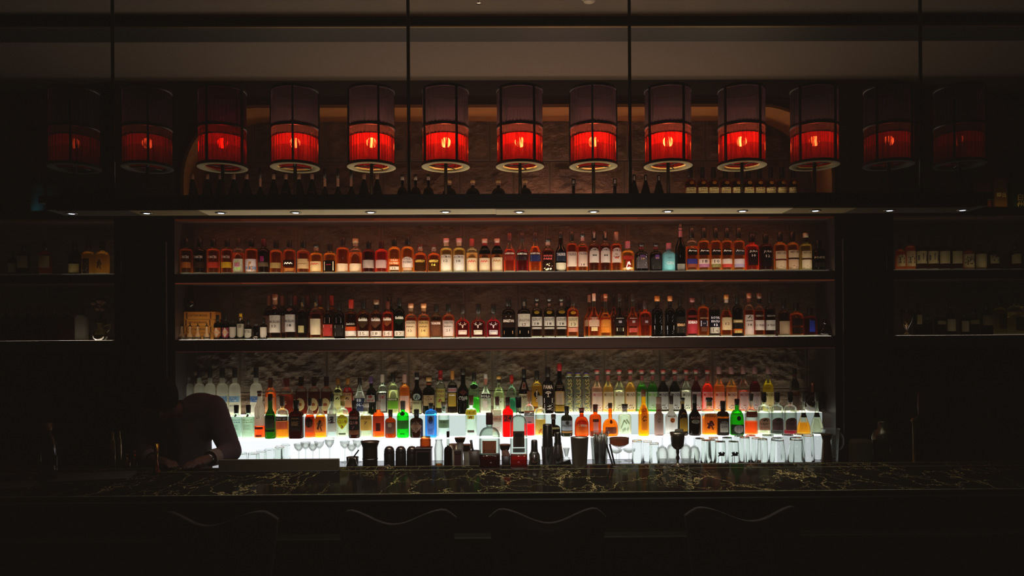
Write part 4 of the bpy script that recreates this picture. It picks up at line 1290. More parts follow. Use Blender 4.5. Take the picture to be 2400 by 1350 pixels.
B += [
 (792, 296, 22, 'slim', 'c', '#dfe0a8', 480, '#c8862a', [(462, 520, .8, '#24281e', '', '', 'o'), (518, 740, .85, '#e0d0a0', 'APEROL|@blot||', '#2a2418')], 'pale clear bottle with gold cap and cream label'),
 (815, 296, 24, 'slim', 'c', '#9a1420', 450, '#c8862a', [(450, 500, .4, '#e0c8b8', '', '', 'o'), (518, 740, .85, '#e8b484', 'SLOE|@blot||', '#3a1418')], 'ruby red bottle with gold cap and peach label'),
 (843, 292, 25, 'con', 'c', '#e8f0ec', 500, '#10100e', [(598, 800, .95, '#1e2440', '@disc|BOLT|', '#d8dce8')], 'clear bottle with a navy label'),
 (870, 272, 28, 'dome', '#2a3a18', None, None, '#7a5aa0', [(285, 380, .95, '#7a5a9a'), (555, 660, .75, '#e0cfc0', '@disc|BENE', '#8a2a24'), (730, 770, .6, None, '@frame', '#d8d4c0')], 'dark green bell-shaped bottle with a lilac neck'),
 (896, 236, 25, 'std', 'c', '#e8ecea', 500, '#e8dcd4', [(520, 820, .97, '#1a1614'), (540, 800, .75, '#d8c8c0', "TOM'S|@rows|", '#a02a2a')], 'clear bottle with white cap and black-edged label'),
 (921, 216, 27, 'std', 'c', '#c8d0a0', 480, '#0e0e0c', [(600, 640, .93, '#24281a', 'GREENSAGE', '#d8d8b0'), (640, 760, .93, '#5a8a2a')], 'pale bottle with a green label and black cap'),
 (948, 236, 24, 'std', 'c', '#e8943a', 430, '#d8b0a8', [(565, 830, .95, '#e4d8d0', '|@rows|', '#b8a8a0')], 'amber bottle with pale cap and tall white label'),
 (977, 210, 24, 'fern', '#1a140c', None, None, '#0e0c0a', [(290, 320, .9, '#e0dcd0'), (530, 630, .75, '#b8c8b8', '@blot', '#2a3a4a', 'o'), (638, 830, .95, '#e4cc9a', 'FERNET|@rows|', '#3a2a1c')], 'black bottle with a round picture and cream label'),
 (1005, 282, 28, 'std', '#16301a', None, None, '#d0a058/#141210', [(375, 400, .9, '#c86a3a'), (555, 715, .95, '#d8a878', '@leaf|@rows', '#6a2a1c')], 'dark green bottle with gold-ringed cap and tan label'),
 (1032, 176, 23, 'std', 'c', '#2a160c', 560, '#c81c1c', [(240, 300, .9, '#8a1414'), (455, 745, .95, '#e8c868', 'Amaro|LUCANO|@blot|', '#8a2a1a')], 'bottle with red cap and yellow picture label'),
 (1060, 180, 24, 'std', 'c', '#1c100a', 400, '#c88a3a', [(445, 508, .97, '#f0e4d8', 'AVERNA', '#c01c1c'), (520, 725, .8, '#e8a23c', '@script||', '#f4ead8')], 'black bottle with red lettered strip and orange label'),
 (1085, 155, 27, 'tall', '#1c1c0c', None, None, '#1c1a10', [(465, 560, .7, '#5a2420', '', '', 'd'), (555, 640, .95, None, 'CYNAR', '#f0e8dc'), (610, 645, .4, None, '70', '#f0e8dc')], 'tall black-green bottle with big slanted white lettering'),
 (1111, 210, 25, 'std', 'c', '#5ade48', 590, '#161412', [(385, 470, .8, '#14140e', '', '', 's')], 'clear bottle half full of bright green liqueur'),
 (1138, 230, 25, 'mal', 'c', '#eef2ee', 520, '#e8e4e0', [(310, 400, .9, '#d88a78'), (535, 600, .97, '#1c1614', 'BOLS', '#f0ece4'), (640, 740, .4, '#b8a8a8'), (790, 845, .9, '#c8c8c4')], 'clear bottle with white cap and black lettered band'),
 (1169, 262, 26, 'dome', 'c', '#d8e8b8', 500, '#d0a048/#2a241a', [(375, 460, .8, '#d8e0b0', '@blot', '#3a5a1a'), (600, 820, .85, '#e8ecd0', '@leaf||', '#2a3a18')], 'pale green bottle with gold cap and leafy label'),
 (1199, 250, 25, 'dome', 'c', '#2a7a5a', 600, '#d02420', [(300, 390, .95, '#d83a30', '@rows', '#f4dcd4')], 'clear bottle with red neck and teal liquid'),
 (1228, 158, 27, 'con', 'k', None, None, '#0c0a08', [(360, 465, .5, '#e0a890', '@blot', '#7a2a1c'), (535, 800, .96, '#e8c8a0', 'Angelo|@rows|', '#3a2418')], 'black bottle with pink crest and peach script label'),
 (1258, 182, 25, 'std', 'c', '#d8b04a', 405, '#1a1410', [(500, 590, .6, '#14100c', '', '', 'o'), (470, 660, .14, '#1c140c', '^ELIXIR', '#f0e8d0'), (725, 760, .9, '#5a3a18')], 'clear bottle of gold liqueur with vertical black strip'),
 (1284, 132, 26, 'sq', 'k', None, None, '#1a100e', [(380, 790, .95, '#160e0d', 'PAMA|@tree|@bar|@rows', '#e8d8c8')], 'dark square-shouldered bottle with a white tree drawing'),
 (1311, 76, 25, 'fern', '#16301a', None, None, '#c01c28', [(405, 700, .97, '#d8a870'), (430, 690, .62, '#d8b8a8', '@rows|@rows', '#7a3a4a'), (710, 800, .97, '#a8822a', '@rows', '#5a3a10')], 'tall green bottle with red capsule and gold-edged label'),
]
for x in (1334, 1354, 1374):
    B.append((x, 206, 19, 'cyl', 'c', None, None, '#5a4a8a/#e8d85a', [(290, 822, .9, None, '^SÄRKLASS', '#f4e090')], 'slim bottle with vertical gold lettering'))
MON = [(1399, 165, '#e0b8a0', 430, 'pink-tinted', '#a85a6a'), (1425, 165, '#e8c878', 420, 'gold-shouldered', '#6a5a2a'), (1451, 165, '#dcdcb8', 480, 'nearly clear', '#8a6a2a'), (1477, 165, '#e0b860', 365, 'pale gold', '#5a4a2a'),
       (1504, 165, '#4aa02c', 405, 'green', '#4a8a2a'), (1529, 165, '#3a8a24', 400, 'lime green', '#6aa02a'), (1554, 165, '#1a1408', 345, 'near black', '#1a120c'), (1581, 165, '#14160a', 345, 'black', '#1a120c'),
       (1608, 165, '#d8d8c8', 480, 'clear', '#2a3a18'), (1631, 165, '#5a0c10', 350, 'dark wine red', '#8a2a34'), (1658, 165, '#f0401c', 380, 'orange-red', '#b02a1c'), (1685, 122, '#f0943a', 400, 'pale orange', '#a8321c'),
       (1714, 122, '#e8a858', 415, 'apricot', '#6a2a20'), (1742, 122, '#b04a3a', 480, 'brick red', '#7a3a3a'), (1769, 122, '#6a0812', 350, 'crimson', '#7a3a3a'), (1800, 122, '#e8d024', 380, 'bright yellow', '#5a5a1a')]
for x, yt, c, fy, nm, ic in MON:
    cap = '#c0403c/#e0d4cc' if yt > 150 else '#d8a0a4'
    B.append((x, yt, 25, 'monin' if yt > 150 else (.54, .73, .36, .85, .46, 's', 2, 1), 'c', c, fy, cap, ([(262, 338, .95, '#b86a6a')] if yt > 150 else []) + [(505, 770, .95, '#ecdcc8', 'MONIN||@leaf', ic)], '%s syrup bottle with a fruit label' % nm))
B += [
 (1862, 150, 22, 'slim', 'c', '#5a2a1c', 500, '#0e0c0a', [(240, 290, .95, '#7a3a2c'), (300, 480, .9, '#3a2a20'), (570, 770, .95, '#5a4a40', '|@rows', '#a86a4a')], 'brown tall bottle with black cap beside the jagged stone'),
]
F = [
 (526, k5(712), 27, 'squat', 'c', '#dfeee0', k5(860), '#10201a', [(k5(885), k5(1060), .8, '#c8d8c8')], 'clear bottle half hidden by the bartender'),
 (554, k5(728), 27, 'squat', 'c', '#dcecdc', k5(800), '#2a2420', [(k5(848), k5(884), .38, '#3a342c', '', '', 'o'), (k5(912), k5(972), .95, None, 'ABSOLUT|VODKA', '#1a3aa0'), (k5(985), k5(1060), .85, None, '@rows|@rows', '#5a6458')], 'clear round-shouldered bottle with blue lettering'),
 (582, k5(726), 28, 'squat', 'c', '#d8e8d0', k5(800), '#2a2420', [(k5(848), k5(884), .38, '#3a342c', '', '', 'o'), (k5(912), k5(972), .95, None, 'ABSOLUT|CITRON', '#8a5a10'), (k5(985), k5(1060), .85, None, '@rows|@rows', '#5a6458')], 'clear round-shouldered bottle with brown-gold lettering'),
 (608, k5(540), 24, (.60, .84, .36, .90, .42, 's', 2, 1), 'f', '#f0601c', k5(998), '#5a1a1c/#b86a3a', [(k5(735), k5(915), .6, None, '@x', '#4a3a34'), (k5(1018), k5(1048), .8, '#3a1410'), (k5(1122), k5(1148), .6, '#4a1c10')], 'frosted waisted bottle part full of orange liqueur'),
 (633, k5(582), 25, 'fern', '#3c7a1c', '#4a8a1e', k5(840), '#12140c', [(k5(862), k5(1040), .9, '#4a4434', '|@rows', '#8a7a5a'), (k5(1050), k5(1082), .9, '#1c1c10')], 'green bottle with dark grey-brown label'),
 (661, k5(606), 29, 'squat', 'c', '#f0a01e', k5(940), '#7a5a40', [(k5(880), k5(940), .9, '#2a1c14', 'MOUNT GAY', '#d8c8b0'), (k5(945), k5(1048), .93, '#b86a4a', '|@rows', '#5a2a1c')], 'clear-necked bottle of golden rum with two labels'),
 (694, k5(662), 32, 'sq', '#3a100c', '#4a140e', k5(800), '#1a0e0a', [(k5(875), k5(1072), .72, '#2a1a10', '@script|@rows|', '#a87a3a')], 'square dark red-brown bottle with a black label'),
 (726, 592, 24, 'con', 'c', '#e0641c', 850, '#141210', [(880, 1115, .93, '#a8623a'), (895, 1045, .8, '#241c14', '', '', 'o')], 'clear-necked orange bottle with a black round on its label'),
 (751, 602, 27, 'con', 'c', '#f5b01e', 860, '#241410', [(820, 855, .9, None, 'SPICED RUM', '#e8dcc0'), (882, 1115, .9, '#b0763a', '@blot', '#3a1c10')], 'golden bottle with tan parchment label'),
 (778, 530, 23, 'slim', 'c', '#dfe8e2', 780, '#141414', [(835, 1105, .93, '#b0a49a', '|@script|', '#6a3a34'), (875, 980, .75, '#1c1a18', '51', '#f0ece4', 'o')], 'tall clear bottle with 51 in a black round'),
 (803, 560, 27, 'squat', 'c', '#eef2d8', 810, '#c89a30/#e0c860', [(845, 1070, .93, '#e8b820', 'HAVANA|CLUB|3', '#8a1c14', 's'), (1125, 1150, .6, '#4a4a30')], 'clear bottle with a yellow shield label'),
 (830, 632, 26, 'std', '#4a2410', '#4a200c', 780, '#1c120c', [(862, 1080, .93, '#221812', 'HAVANA|CLUB|7', '#b06a5a', 'a'), (1085, 1150, .9, '#6a3a1c')], 'dark brown bottle with a black arched label'),
 (858, 668, 28, 'squat', 'c', '#e8ecd0', 800, '#f0ece0/#c8ccc0', [(862, 1088, .93, '#c8964a', 'SANTIAGO|7|@rows', '#6a2a14')], 'clear bottle with white stopper and tan label'),
 (887, 640, 27, 'squat', 'c', '#e8701c', 770, '#d8c8b8', [(870, 1100, .93, '#b0542a', '@rows||', '#8a3a1c'), (975, 1095, .4, '#4a2014')], 'orange bottle with pale neck and rust label'),
 (915, 772, 25, 'squat', '#a85a1c', '#b05a14', 890, '#3a2414', [(965, 1135, .85, '#6a5444', '@disc|@rows', '#a88a6a')], 'short amber apothecary bottle with grey-brown label'),
 (944, 640, 28, 'squat', '#2ed84a', '#30e04c', 760, '#4a4a48', [(800, 865, .5, '#3a1a14', '', '', 'o'), (935, 1065, .93, '#4a6a3a', '@rows|@rows', '#2a3a1c'), (1130, 1150, .5, None, '@bar', '#1c7a2a')], 'vivid green fluted bottle with red seal'),
 (976, 768, 30, 'squat', '#4a3424', '#4a2a14', 900, '#241a12', [(935, 1125, .97, '#b08060', "HENDRICK'S|GIN", '#5a3a2a', 'd')], 'dark brown apothecary bottle with a diamond label'),
 (1010, 672, 27, (.72, .80, .36, .86, .40, 'r', 5, .8), '#6ab4f0', '#6ab8f4', 770, '#241a18', [(860, 1155, .62, '#8a98a8', '@disc||@rows', '#1c2434'), (875, 990, .4, '#2a3444', '', '', 'o')], 'sky blue square bottle with grey label'),
 (1040, 655, 26, 'squat', 'c', '#eaf2ea', 820, '#6a5a44/#d8e8dc', [(690, 760, .6, '#3a6a54'), (928, 1050, .95, '#6a7a5a', 'GIN MARE|@rows', '#3a4a30')], 'clear bottle with a grey-green square label'),
 (1104, 556, 27, 'squat', 'c', '#e8f2e4', 700, '#5a2a1c', [(775, 855, .97, '#f0a01c', "GORDON'S", '#5a1c10'), (860, 915, .6, '#e8b030', '@blot', '#8a4a10'), (1082, 1118, .6, '#4a3a34')], 'clear bottle with an orange lettered label'),
 (1165, 576, 23, 'sq', 'c', '#ecece2', 760, '#4a1c18', [(780, 1105, .9, '#e8c4b4', '|||@rows', '#c85a4a'), (870, 960, .9, '#c8927a', 'BEEFEATER', '#8a2a20')], 'clear square bottle with pale pink printed label'),
 (1190, 582, 25, 'sq', '#f01c1c', '#f02020', 740, '#2a0c0c', [(845, 960, .85, '#8a2c28', '24', '#140808')], 'bright red square bottle marked 24'),
 (1240, 490, 24, 'squat', 'c', '#f51824', 985, '#8a5a3a', [(790, 815, .95, '#a8624a'), (818, 865, .97, '#2a1c28', 'CAMPARI', '#f4f0f0'), (872, 980, .85, '#c0b0b4', '||@disc', '#8a7074')], 'clear bottle with red liquid and black lettered band'),
 (1266, 560, 25, 'squat', 'c', '#f0d0a0', 920, '#d8d4c8', [(925, 1150, .9, '#f0c060', '|@blot', '#d8741c')], 'clear bottle with a yellow-orange label'),
 (1297, 838, 32, 'cog', '#2a140c', None, None, '#4a3a24', [(940, 1000, .3, '#7a1c14', '', '', 'o'), (1040, 1070, .9, '#c8b068')], 'round black decanter bottle with gold band'),
 (1328, 720, 27, 'squat', '#4a4a34', None, None, '#1c1812', [(940, 1090, .95, '#ccccc4', '|KINGS GINGER|', '#3a3a34'), (945, 1000, .35, '#4a4438', '', '', 'o'), (1100, 1125, .97, '#c88a4a')], 'grey-green apothecary bottle with a white label'),
 (1363, 745, 33, 'dome', '#c8661a', '#c8641a', 880, '#8a2a1c/#2a1410', [(925, 1150, .85, '#e0761c', '|Tillia|@rows|', '#f4d8a8', 'a')], 'orange dome-shaped bottle with white script'),
 (1395, 692, 28, 'squat', '#d0661a', '#d8741c', 800, '#5a2010', [(915, 960, .5, '#4a342c'), (960, 1120, .42, '#b8b0a4')], 'amber orange bottle with a small dark and white label'),
 (1430, 672, 36, 'glob', '#e0922a', '#e8962a', 790, '#5a3418', [(925, 990, .22, '#4a1410', '', '', 'o'), (1040, 1140, .72, '#5a3a2a', '@rows', '#d8b88a')], 'wide round amber bottle with brown label'),
 (1464, 686, 31, 'squat', 'c', '#eef4dc', 850, '#3a2c1c/#e0dcd0', [(870, 1130, .9, None, '@leaf', '#c8d0b4')], 'clear wide bottle etched with leaves'),
 (1508, 468, 25, 'fern', '#f0c83a', '#f0b82a', 680, '#6a3a14', [(720, 1085, .62, '#c88a2c', 'LILLET|@leaf|@rows', '#5a2410')], 'tall golden yellow wine-shaped bottle'),
 (1544, 580, 21, (.55, .60, .62, .82, .62, 's', 2, 1), '=#b8a090', None, None, '#a88878', [(770, 800, .8, '#8a3a34', '', '', 's'), (880, 980, .6, None, '@leaf', '#8a7468')], 'matt pinkish tan bottle with a waisted shoulder'),
 (1573, 562, 28, 'mal', 'opal', None, None, '#241410', [(855, 890, .9, None, 'MALIBU', '#3a1c14'), (895, 970, .4, '#c86a1c', '@leaf', '#3a1808', 'o'), (1010, 1045, .8, None, '@rows', '#a86a54')], 'white opaque bottle with a brown cap'),
 (1600, 590, 24, 'dome', '#2a140a', None, None, '#140e0a/#c8a84a', [(815, 1100, .75, '#c8962a', 'Capel||', '#3a1c0c', 'a')], 'dark bottle with a yellow arched label'),
 (1628, 540, 28, 'mal', '#1c0c0a', None, None, '#100c0a', [(870, 920, .85, None, 'BAILEYS', '#e0a090'), (925, 985, .7, '#a89878', '@leaf', '#4a4a3a', 'o'), (1000, 1060, .7, None, '@rows', '#4a3a30')], 'black-brown bottle with an oval picture'),
 (1662, 588, 32, 'sq', 'c', '#f0921c', 870, '#2a1410/#e0b060', [(830, 900, .9, '#e8861c', 'FIREBALL', '#3a0c08', 'a'), (900, 1095, .9, '#e8861c', '@blot', '#4a1008'), (1035, 1060, .8, None, '@rows', '#8a1c10')], 'square orange bottle with dark lettering'),
 (1694, 640, 29, 'squat', '#2a1c0c', '#c8821c', 870, '#0e0c0a', [(905, 1150, .95, '#1c1812'), (945, 1115, .66, '#c8c0a4', 'BITTERS|200|@rows', '#3a342a', 'a')], 'black bottle with a tombstone label reading 200'),
 (1727, 610, 32, 'dome', '#3ab41c', '#3cc020', 840, '#161410', [(870, 940, .32, '#141a10', '', '', 'o'), (1000, 1150, .97, '#1a2412'), (1005, 1130, .7, '#b8a898', '|@rows|', '#8a6a5a', 'o')], 'bright green bottle with a grey oval label'),
 (1760, 532, 29, (.55, .74, .30, .84, .36, 's', 2, 1), 'c', '#ee681c', 945, '#5a544c', [(800, 890, .93, '#5a1c14', '|ROYAL', '#a8704a')], 'clear bottle with a maroon band over orange liquid'),
]
for x, c, t in ((1790, '#f0ecc8', 'palest'), (1821, '#3a3a34', 'darker'), (1852, '#8a1c24', 'red-footed')):
    F.append((x, 510, 29, 'squat', 'c', c, 1085, '#241414', [(590, 640, .95, '#1c1212'), (895, 1085, .88, '#9a6a54' if t == 'palest' else '#5a3a34', '@blot|LEJAY|@bar', '#1c1010', 'a')], '%s round clear bottle with rust arched label' % t))
F += [
 (1883, 515, 30, 'long', 'c', '#f0ae24', 965, '#7a746c', [(828, 895, .97, '#14120e')], 'conical bottle with black band and gold liquid'),
 (1914, 512, 30, 'long', 'c', '#d0d2b8', 905, '#5a564e', [(822, 890, .97, '#14120e')], 'conical clear bottle with black band'),
]

# under the arch: only the necks clear the gantry
T = []
for i, x in enumerate((451, 486, 516, 548, 578, 610, 641, 670, 701, 731, 761, 792, 823, 853, 884)):
    T.append((x, 907 if i not in (5, 10, 11, 12) else 856, 29, 'tear' if i not in (5, 10, 11, 12) else (.26, .56, .20, .60, .23, 'l', 2, 1), '#24120c', None, None, '#b89080' if i not in (5, 10, 11, 12) else '#0e0a08/#c89a8a', [(1062, 1075, .7, None, 'COGNAC', '#8a5a34')], 'dark cone-shaped cognac bottle'))
for x in (943, 974, 1004):
    T.append((x, 910, 25, (.44, .66, .26, .86, .32, 'r', 2, 1), '#2a1810', '#3a1a10', 1010, '#2a201c/#d8ccc8', [], 'small dark decanter with clear neck'))
for x in (1053, 1108, 1168, 1230):
    T.append((x, 960, 34, (.48, .74, .24, .84, .30, 'r', 2, 1), '#2a1008', None, None, '#c8a068/#c8a090', [], 'corked round bottle with gold neck'))
T += [
 (1344, 950, 26, 'cog', '#2a1810', None, None, '#121010', [(955, 985, .5, '#e0dcd8')], 'black bottle with white neck tab beside a lamp post'),
 (1441, 950, 26, 'cog', '#2a1810', None, None, '#121010', [(950, 985, .5, '#e0dcd8')], 'black bottle with white neck tab near the second rod'),
]
for x in (1486, 1513, 1544):
    T.append((x, 912, 28, 'tear', '#24120c', None, None, '#141010', [(915, 955, .35, '#d0c8c4')], 'dark cone bottle with striped black neck'))
for x in (1618, 1646, 1672, 1700, 1727, 1754, 1780, 1806, 1832, 1859):
    T.append((x, 846, 26, 'hi', 'c', '#7a3a14', 960, '#1a1412', [(968, 998, .42, '#c08028', '', '', 'o'), (1026, 1125, .97, '#e8dca4', 'THE|GLENLIVET||', '#3a3420')], 'amber cream-labelled bottle'))

# side bays
LU = [(30, 640, 20, 'squat', '#1a1008', None, None, BK, [(722, 785, .97, '#6a6448')], 'dark bottle with low olive label'),
      (55, 600, 26, 'hi', '#1a1008', None, None, BK, [(672, 752, .93, '#7a7054')], 'dark bottle with khaki label'),
      (106, 590, 27, 'hi', 'c', '#a8402a', 615, '#1a100c', [(672, 752, .93, '#8a7858')], 'amber bottle with khaki label'),
      (175, 585, 27, 'squat', '#1c1008', '#2a1408', 660, BK, [(725, 785, .9, '#8a7a4a', '@rows', '#2a2010')], 'black bottle with gold-flecked label'),
      (207, 580, 29, 'squat', 'c', '#d09a2a', 645, BK, [(690, 790, .6, '#241810', '@rows', '#6a5a3a')], 'golden bottle with dark label'),
      (240, 582, 30, 'squat', 'c', '#e0a83a', 640, BK, [(680, 770, .7, None, '@blot', '#3a2410')], 'golden bottle with dark round drawing')]
LM = [(x, 1005, 27, 'sq', '#5a1c10', '#4a140c', 1090, '#2a1410', [], 'dark red square bottle') for x in (15, 38, 66, 96, 126)]
LM += [(157, 1010, 28, 'sq', '#5a2010', '#6a2010', 1100, '#2a1812', [], 'dark amber square bottle beside the flask'),
       (191, 1020, 28, 'flask', '=#8a847a', None, None, '#3a2418', [], 'grey metal hip flask bottle')]
LT = [(88, 150, 32, 'jar', '=#4a7a80', None, None, '#2a3a3e', [(200, 240, .9, '#6a8a8a')], 'pale teal bottle tube'), (124, 152, 26, 'jar', '=#5a6a6c', None, None, '#2a2e30', [], 'grey bottle tube'),
      (157, 160, 24, 'squat', '#1c1410', None, None, '#4a443c', [], 'dim bottle with grey capsule'), (188, 158, 24, 'squat', '#1c1410', None, None, '#4a443c', [], 'dim bottle with pale capsule'),
      (224, 192, 22, 'squat', '#14100c', None, None, '#7a705a', [], 'dim bottle with beige cap'), (249, 192, 22, 'squat', '#14100c', None, None, '#6a6250', [], 'dim bottle with grey cap')]
RU = []
for x, yt, w, c, fy, t, lk in ((2110, 330, 24, '#d0702a', 350, '倉', 'amber bottle with brush-lettered cream label at the pillar'), (2133, 275, 26, '#d8742a', 378, '倉', 'amber bottle with brush-lettered label and cork'),
                               (2158, 270, 26, DK, 372, '山', 'dark bottle with tall brush stroke'), (2185, 270, 26, DK, 372, '山', 'dark bottle with brush stroke at mid label'), (2212, 275, 26, DK, 372, '', 'dark bottle with wide khaki label'),
                               (2241, 280, 26, DK, 378, '', 'dark bottle with narrow khaki label'), (2268, 345, 28, '#a85a1c', 385, '樽', 'bottle with two bold characters'), (2297, 350, 27, DK, 400, '', 'bottle with plain grey label'),
                               (2329, 345, 23, DK, 390, '響', 'slender bottle with brush lettering'), (2379, 330, 24, DK, 390, '', 'bottle with pale label at the frame edge')):
    low = x in (2268, 2297)
    RU.append((x, yt, w, 'hi', 'c', c, fy, '#2a1a14', [(430 if low else 405, 552 if low else 540 if x < 2150 else 515, .93, '#b8a878', t, '#1a140e')], lk))
RM = [(2151, 860, 24, 'hi', '#14100a', None, None, BK, [(965, 1050, .6, '#b0a074')], 'black bottle with cream label beside the beer glass'),
      (2173, 965, 28, 'squat', '#14100a', '#2a140a', 1000, BK, [], 'short black round bottle'),
      (2203, 930, 26, 'hi', '#24140a', '#4a2410', 960, '#3a1812', [(965, 1050, .8, '#9a8a64')], 'brown bottle with cream label'),
      (2227, 850, 24, 'con', '#14100a', None, None, '#3a1a14', [(1005, 1110, .9, '#a89c78', '@bar||@rows', '#2a241a')], 'tapered black bottle with printed cream label'),
      (2260, 935, 22, 'std', '#14100a', None, None, BK, [(1020, 1115, .9, '#9a8e70')], 'small dark bottle with tall pale label'),
      (2282, 905, 26, 'squat', '#24140a', '#3a1c0c', 940, BK, [(960, 1048, .93, '#8a7c54')], 'squat bottle with khaki label'),
      (2313, 850, 26, 'squat', '#14100a', None, None, BK, [(970, 1058, .93, '#7a7054', '@rows', '#3a3424')], 'dark bottle with dull printed label'),
      (2343, 800, 30, 'squat', 'c', '#a89a4a', 900, BK, [(960, 1090, .6, '#241c10')], 'pale gold bottle with dark label'),
      (2382, 780, 36, 'sq', 'c', '#b8a868', 940, BK, [(985, 1105, .6, '#1c160e')], 'wide pale square bottle at the frame edge')]

NAMES = {'B': 'liqueur_bottle', 'F': 'spirit_bottle', 'T': 'cognac_bottle'}
for sk, rows in (('U', U), ('M', M), ('N', N), ('B', B), ('F', F), ('T', T), ('LU', LU), ('LM', LM), ('LT', LT), ('RU', RU), ('RM', RM)):
    rows.sort(key=lambda r: r[0])
    fit = [r[2] for r in rows]
    for _ in range(4):
        for i in range(len(rows) - 1):
            gap = rows[i + 1][0] - rows[i][0] - .5 - (fit[i] + fit[i + 1]) / 2
            if gap < 0:
                fit[i] += gap
                fit[i + 1] += gap
    for r, wf_ in zip(rows, fit):
        r = r[:2] + (wf_,) + r[3:]
        nm = NAMES.get(sk, 'whisky_bottle')
        if 'syrup' in r[9]:
            nm = 'syrup_bottle'
        bottle(sk, r, nm)
# ------------------------------------------------------------------ glassware and tools
CLEAR = realglass('#fdfffd')
THIN = glassy('#f6f8f4', .03, .62, .022)


def thing(name, px, Y, z, look, phrase, cat, key, group=None, rz=0.):
    q = P(px, 1000, Y)
    o = bpy.data.objects.new(name, None)
    COL.objects.link(o)
    o.empty_display_size = .03
    o.location = (q.x, Y, z)
    o.rotation_euler = (0, 0, rz)
    o['category'] = cat
    PENDING.append((o, look, phrase, q.x, key, group))
    return o


def lone(name, px, Y, z, look, phrase, cat, key, mb, mats, group=None, smooth=True, rz=0.):
    q = P(px, 1000, Y)
    o = mb.obj(name, mats, None, smooth, (q.x, Y, z), rz)
    o['category'] = cat
    PENDING.append((o, look, phrase, q.x, key, group))
    return o


def zat(py, Y, px=1200):
    return P(px, py, Y).z


KZ = ZK + .0003
# upturned tumblers (wide rim down)
def tumbler(px, Y, top, wb, wt, look, thick=.012, ribs=8, decal=False, phrase='on the back counter'):
    h = zat(top, Y, px) - KZ
    rb, rt = wb / 2 * S(Y), wt / 2 * S(Y)
    w = .0022
    wob = (lambda a: 1 + .022 * cos(a * ribs)) if ribs else None
    pr = [(rb - w, 0), (rb, .001), (rb + (rt - rb) * .5, h * .5), (rt, h - .003), (rt - .003, h), (0, h),
          ]
    inner = [(0, h - thick), (rt - w - .002, h - thick), (rt - w, h - thick - .003), (rb + (rt - rb) * .5 - w, h * .5), (rb - w, 0)]
    mb = MB().lathe(pr + inner, 24 if not ribs else 48, wob=wob)
    o = lone('tumbler_glass', px, Y, KZ, look, phrase, 'glass', 'K', mb, CLEAR, 'glassware on the back counter')
    if decal:
        tb = MB()
        for (a, b, sw) in strokes('lips'):
            d = Vector((b[0] - a[0], b[1] - a[1]))
            nn = Vector((-d.y, d.x)).normalized() * sw / 2
            kx, kz = rb * .62, h * .16
            r_ = lambda z: rb + (rt - rb) * z / h
            pts = [(a[0] + nn.x, a[1] + nn.y), (b[0] + nn.x, b[1] + nn.y), (b[0] - nn.x, b[1] - nn.y), (a[0] - nn.x, a[1] - nn.y)]
            vs = []
            for p in pts:
                x, z = p[0] * kx, h * .42 + p[1] * kz
                vs.append((x, -sqrt(max(1e-6, (r_(z) + .0012) ** 2 - x * x)), z))
            tb.add(vs, [(3, 2, 1, 0)])
        tb.obj('printed_mark', pm('printed_black', '#0c0a08', .6), o)
    return o


for px, Y, top, wb, wt, lk in ((1493, 4.80, 1031, 25, 23, 'ribbed highball glass beside the brown cocktail'), (1517, 4.88, 1032, 22, 20, 'ribbed highball glass between two others'), (1533, 4.78, 1037, 24, 21, 'ribbed highball glass before the pinkish tan bottle')):
    tumbler(px, Y, top, wb, wt, lk, .01, 14)
tumbler(1655, 4.80, 1030, 27, 21, 'upturned tumbler left of the marked glasses', .006)
tumbler(1640, 4.90, 1026, 27, 21, 'upturned tumbler behind, near the orange square bottle', .006)
tumbler(1688, 4.78, 1033, 29, 23, 'upturned tumbler with a dark printed mark', .006, decal=True)
tumbler(1719, 4.78, 1033, 29, 23, 'upturned tumbler with a dark printed mark', .006, decal=True)
tumbler(1704, 4.91, 1024, 27, 22, 'upturned tumbler between and behind the marked glasses', .006)
tumbler(1745, 4.83, 1023, 27, 22, 'clear tumbler in front of the green bottle', .008)
tumbler(1772, 4.84, 1025, 24, 20, 'clear tumbler in front of the maroon-banded bottle', .008)
tumbler(1787, 4.75, 1027, 27, 22, 'clear tumbler just before the thick-based pair', .008)
tumbler(1822, 4.74, 1026, 42, 28, 'thick-based flared rocks glass', .016)
tumbler(1866, 4.74, 1025, 42, 28, 'thick-based flared rocks glass', .016)
tumbler(1846, 4.90, 1017, 28, 26, 'tall tumbler between and behind the rocks glasses', .008)
tumbler(1800, 4.92, 1018, 28, 26, 'tall tumbler behind the rocks glass', .008)
tumbler(1893, 4.82, 1017, 31, 27, 'tall tumbler right of the rocks glasses', .012)
tumbler(1916, 4.92, 1013, 28, 26, 'tall tumbler behind the brass jigger', .006)
for px, Y, top in ((1672, 4.915, 1024), (1732, 4.925, 1020), (1760, 4.925, 1019), (1873, 4.925, 1016), (1666, 4.86, 1029)):
    tumbler(px, Y, top, 26, 21, 'plain upturned tumbler in the rear rank', .007, 9)
# left part: short stacked tumblers, mostly hidden by the white menu board
for px, Y, top, wb, wt, lk in ((566, 4.80, 1060, 26, 24, 'ribbed tumbler by the bartender elbow'), (594, 4.80, 1060, 27, 25, 'ribbed tumbler second from the bartender elbow'), (612, 4.88, 1055, 24, 22, 'plain tumbler behind the ribbed pair'),
                               (631, 4.92, 1051, 24, 22, 'plain tumbler third back from the elbow'), (655, 4.86, 1045, 22, 21, 'tall tumbler above the menu board'), (669, 4.92, 1040, 22, 20, 'tall tumbler behind, above the menu board'), (652, 4.93, 1049, 22, 21, 'low tumbler in the rear above the menu board')):
    tumbler(px, Y, top, wb, wt, lk, .01, 16 if 'ribbed' in lk else 7, phrase='on the back counter')


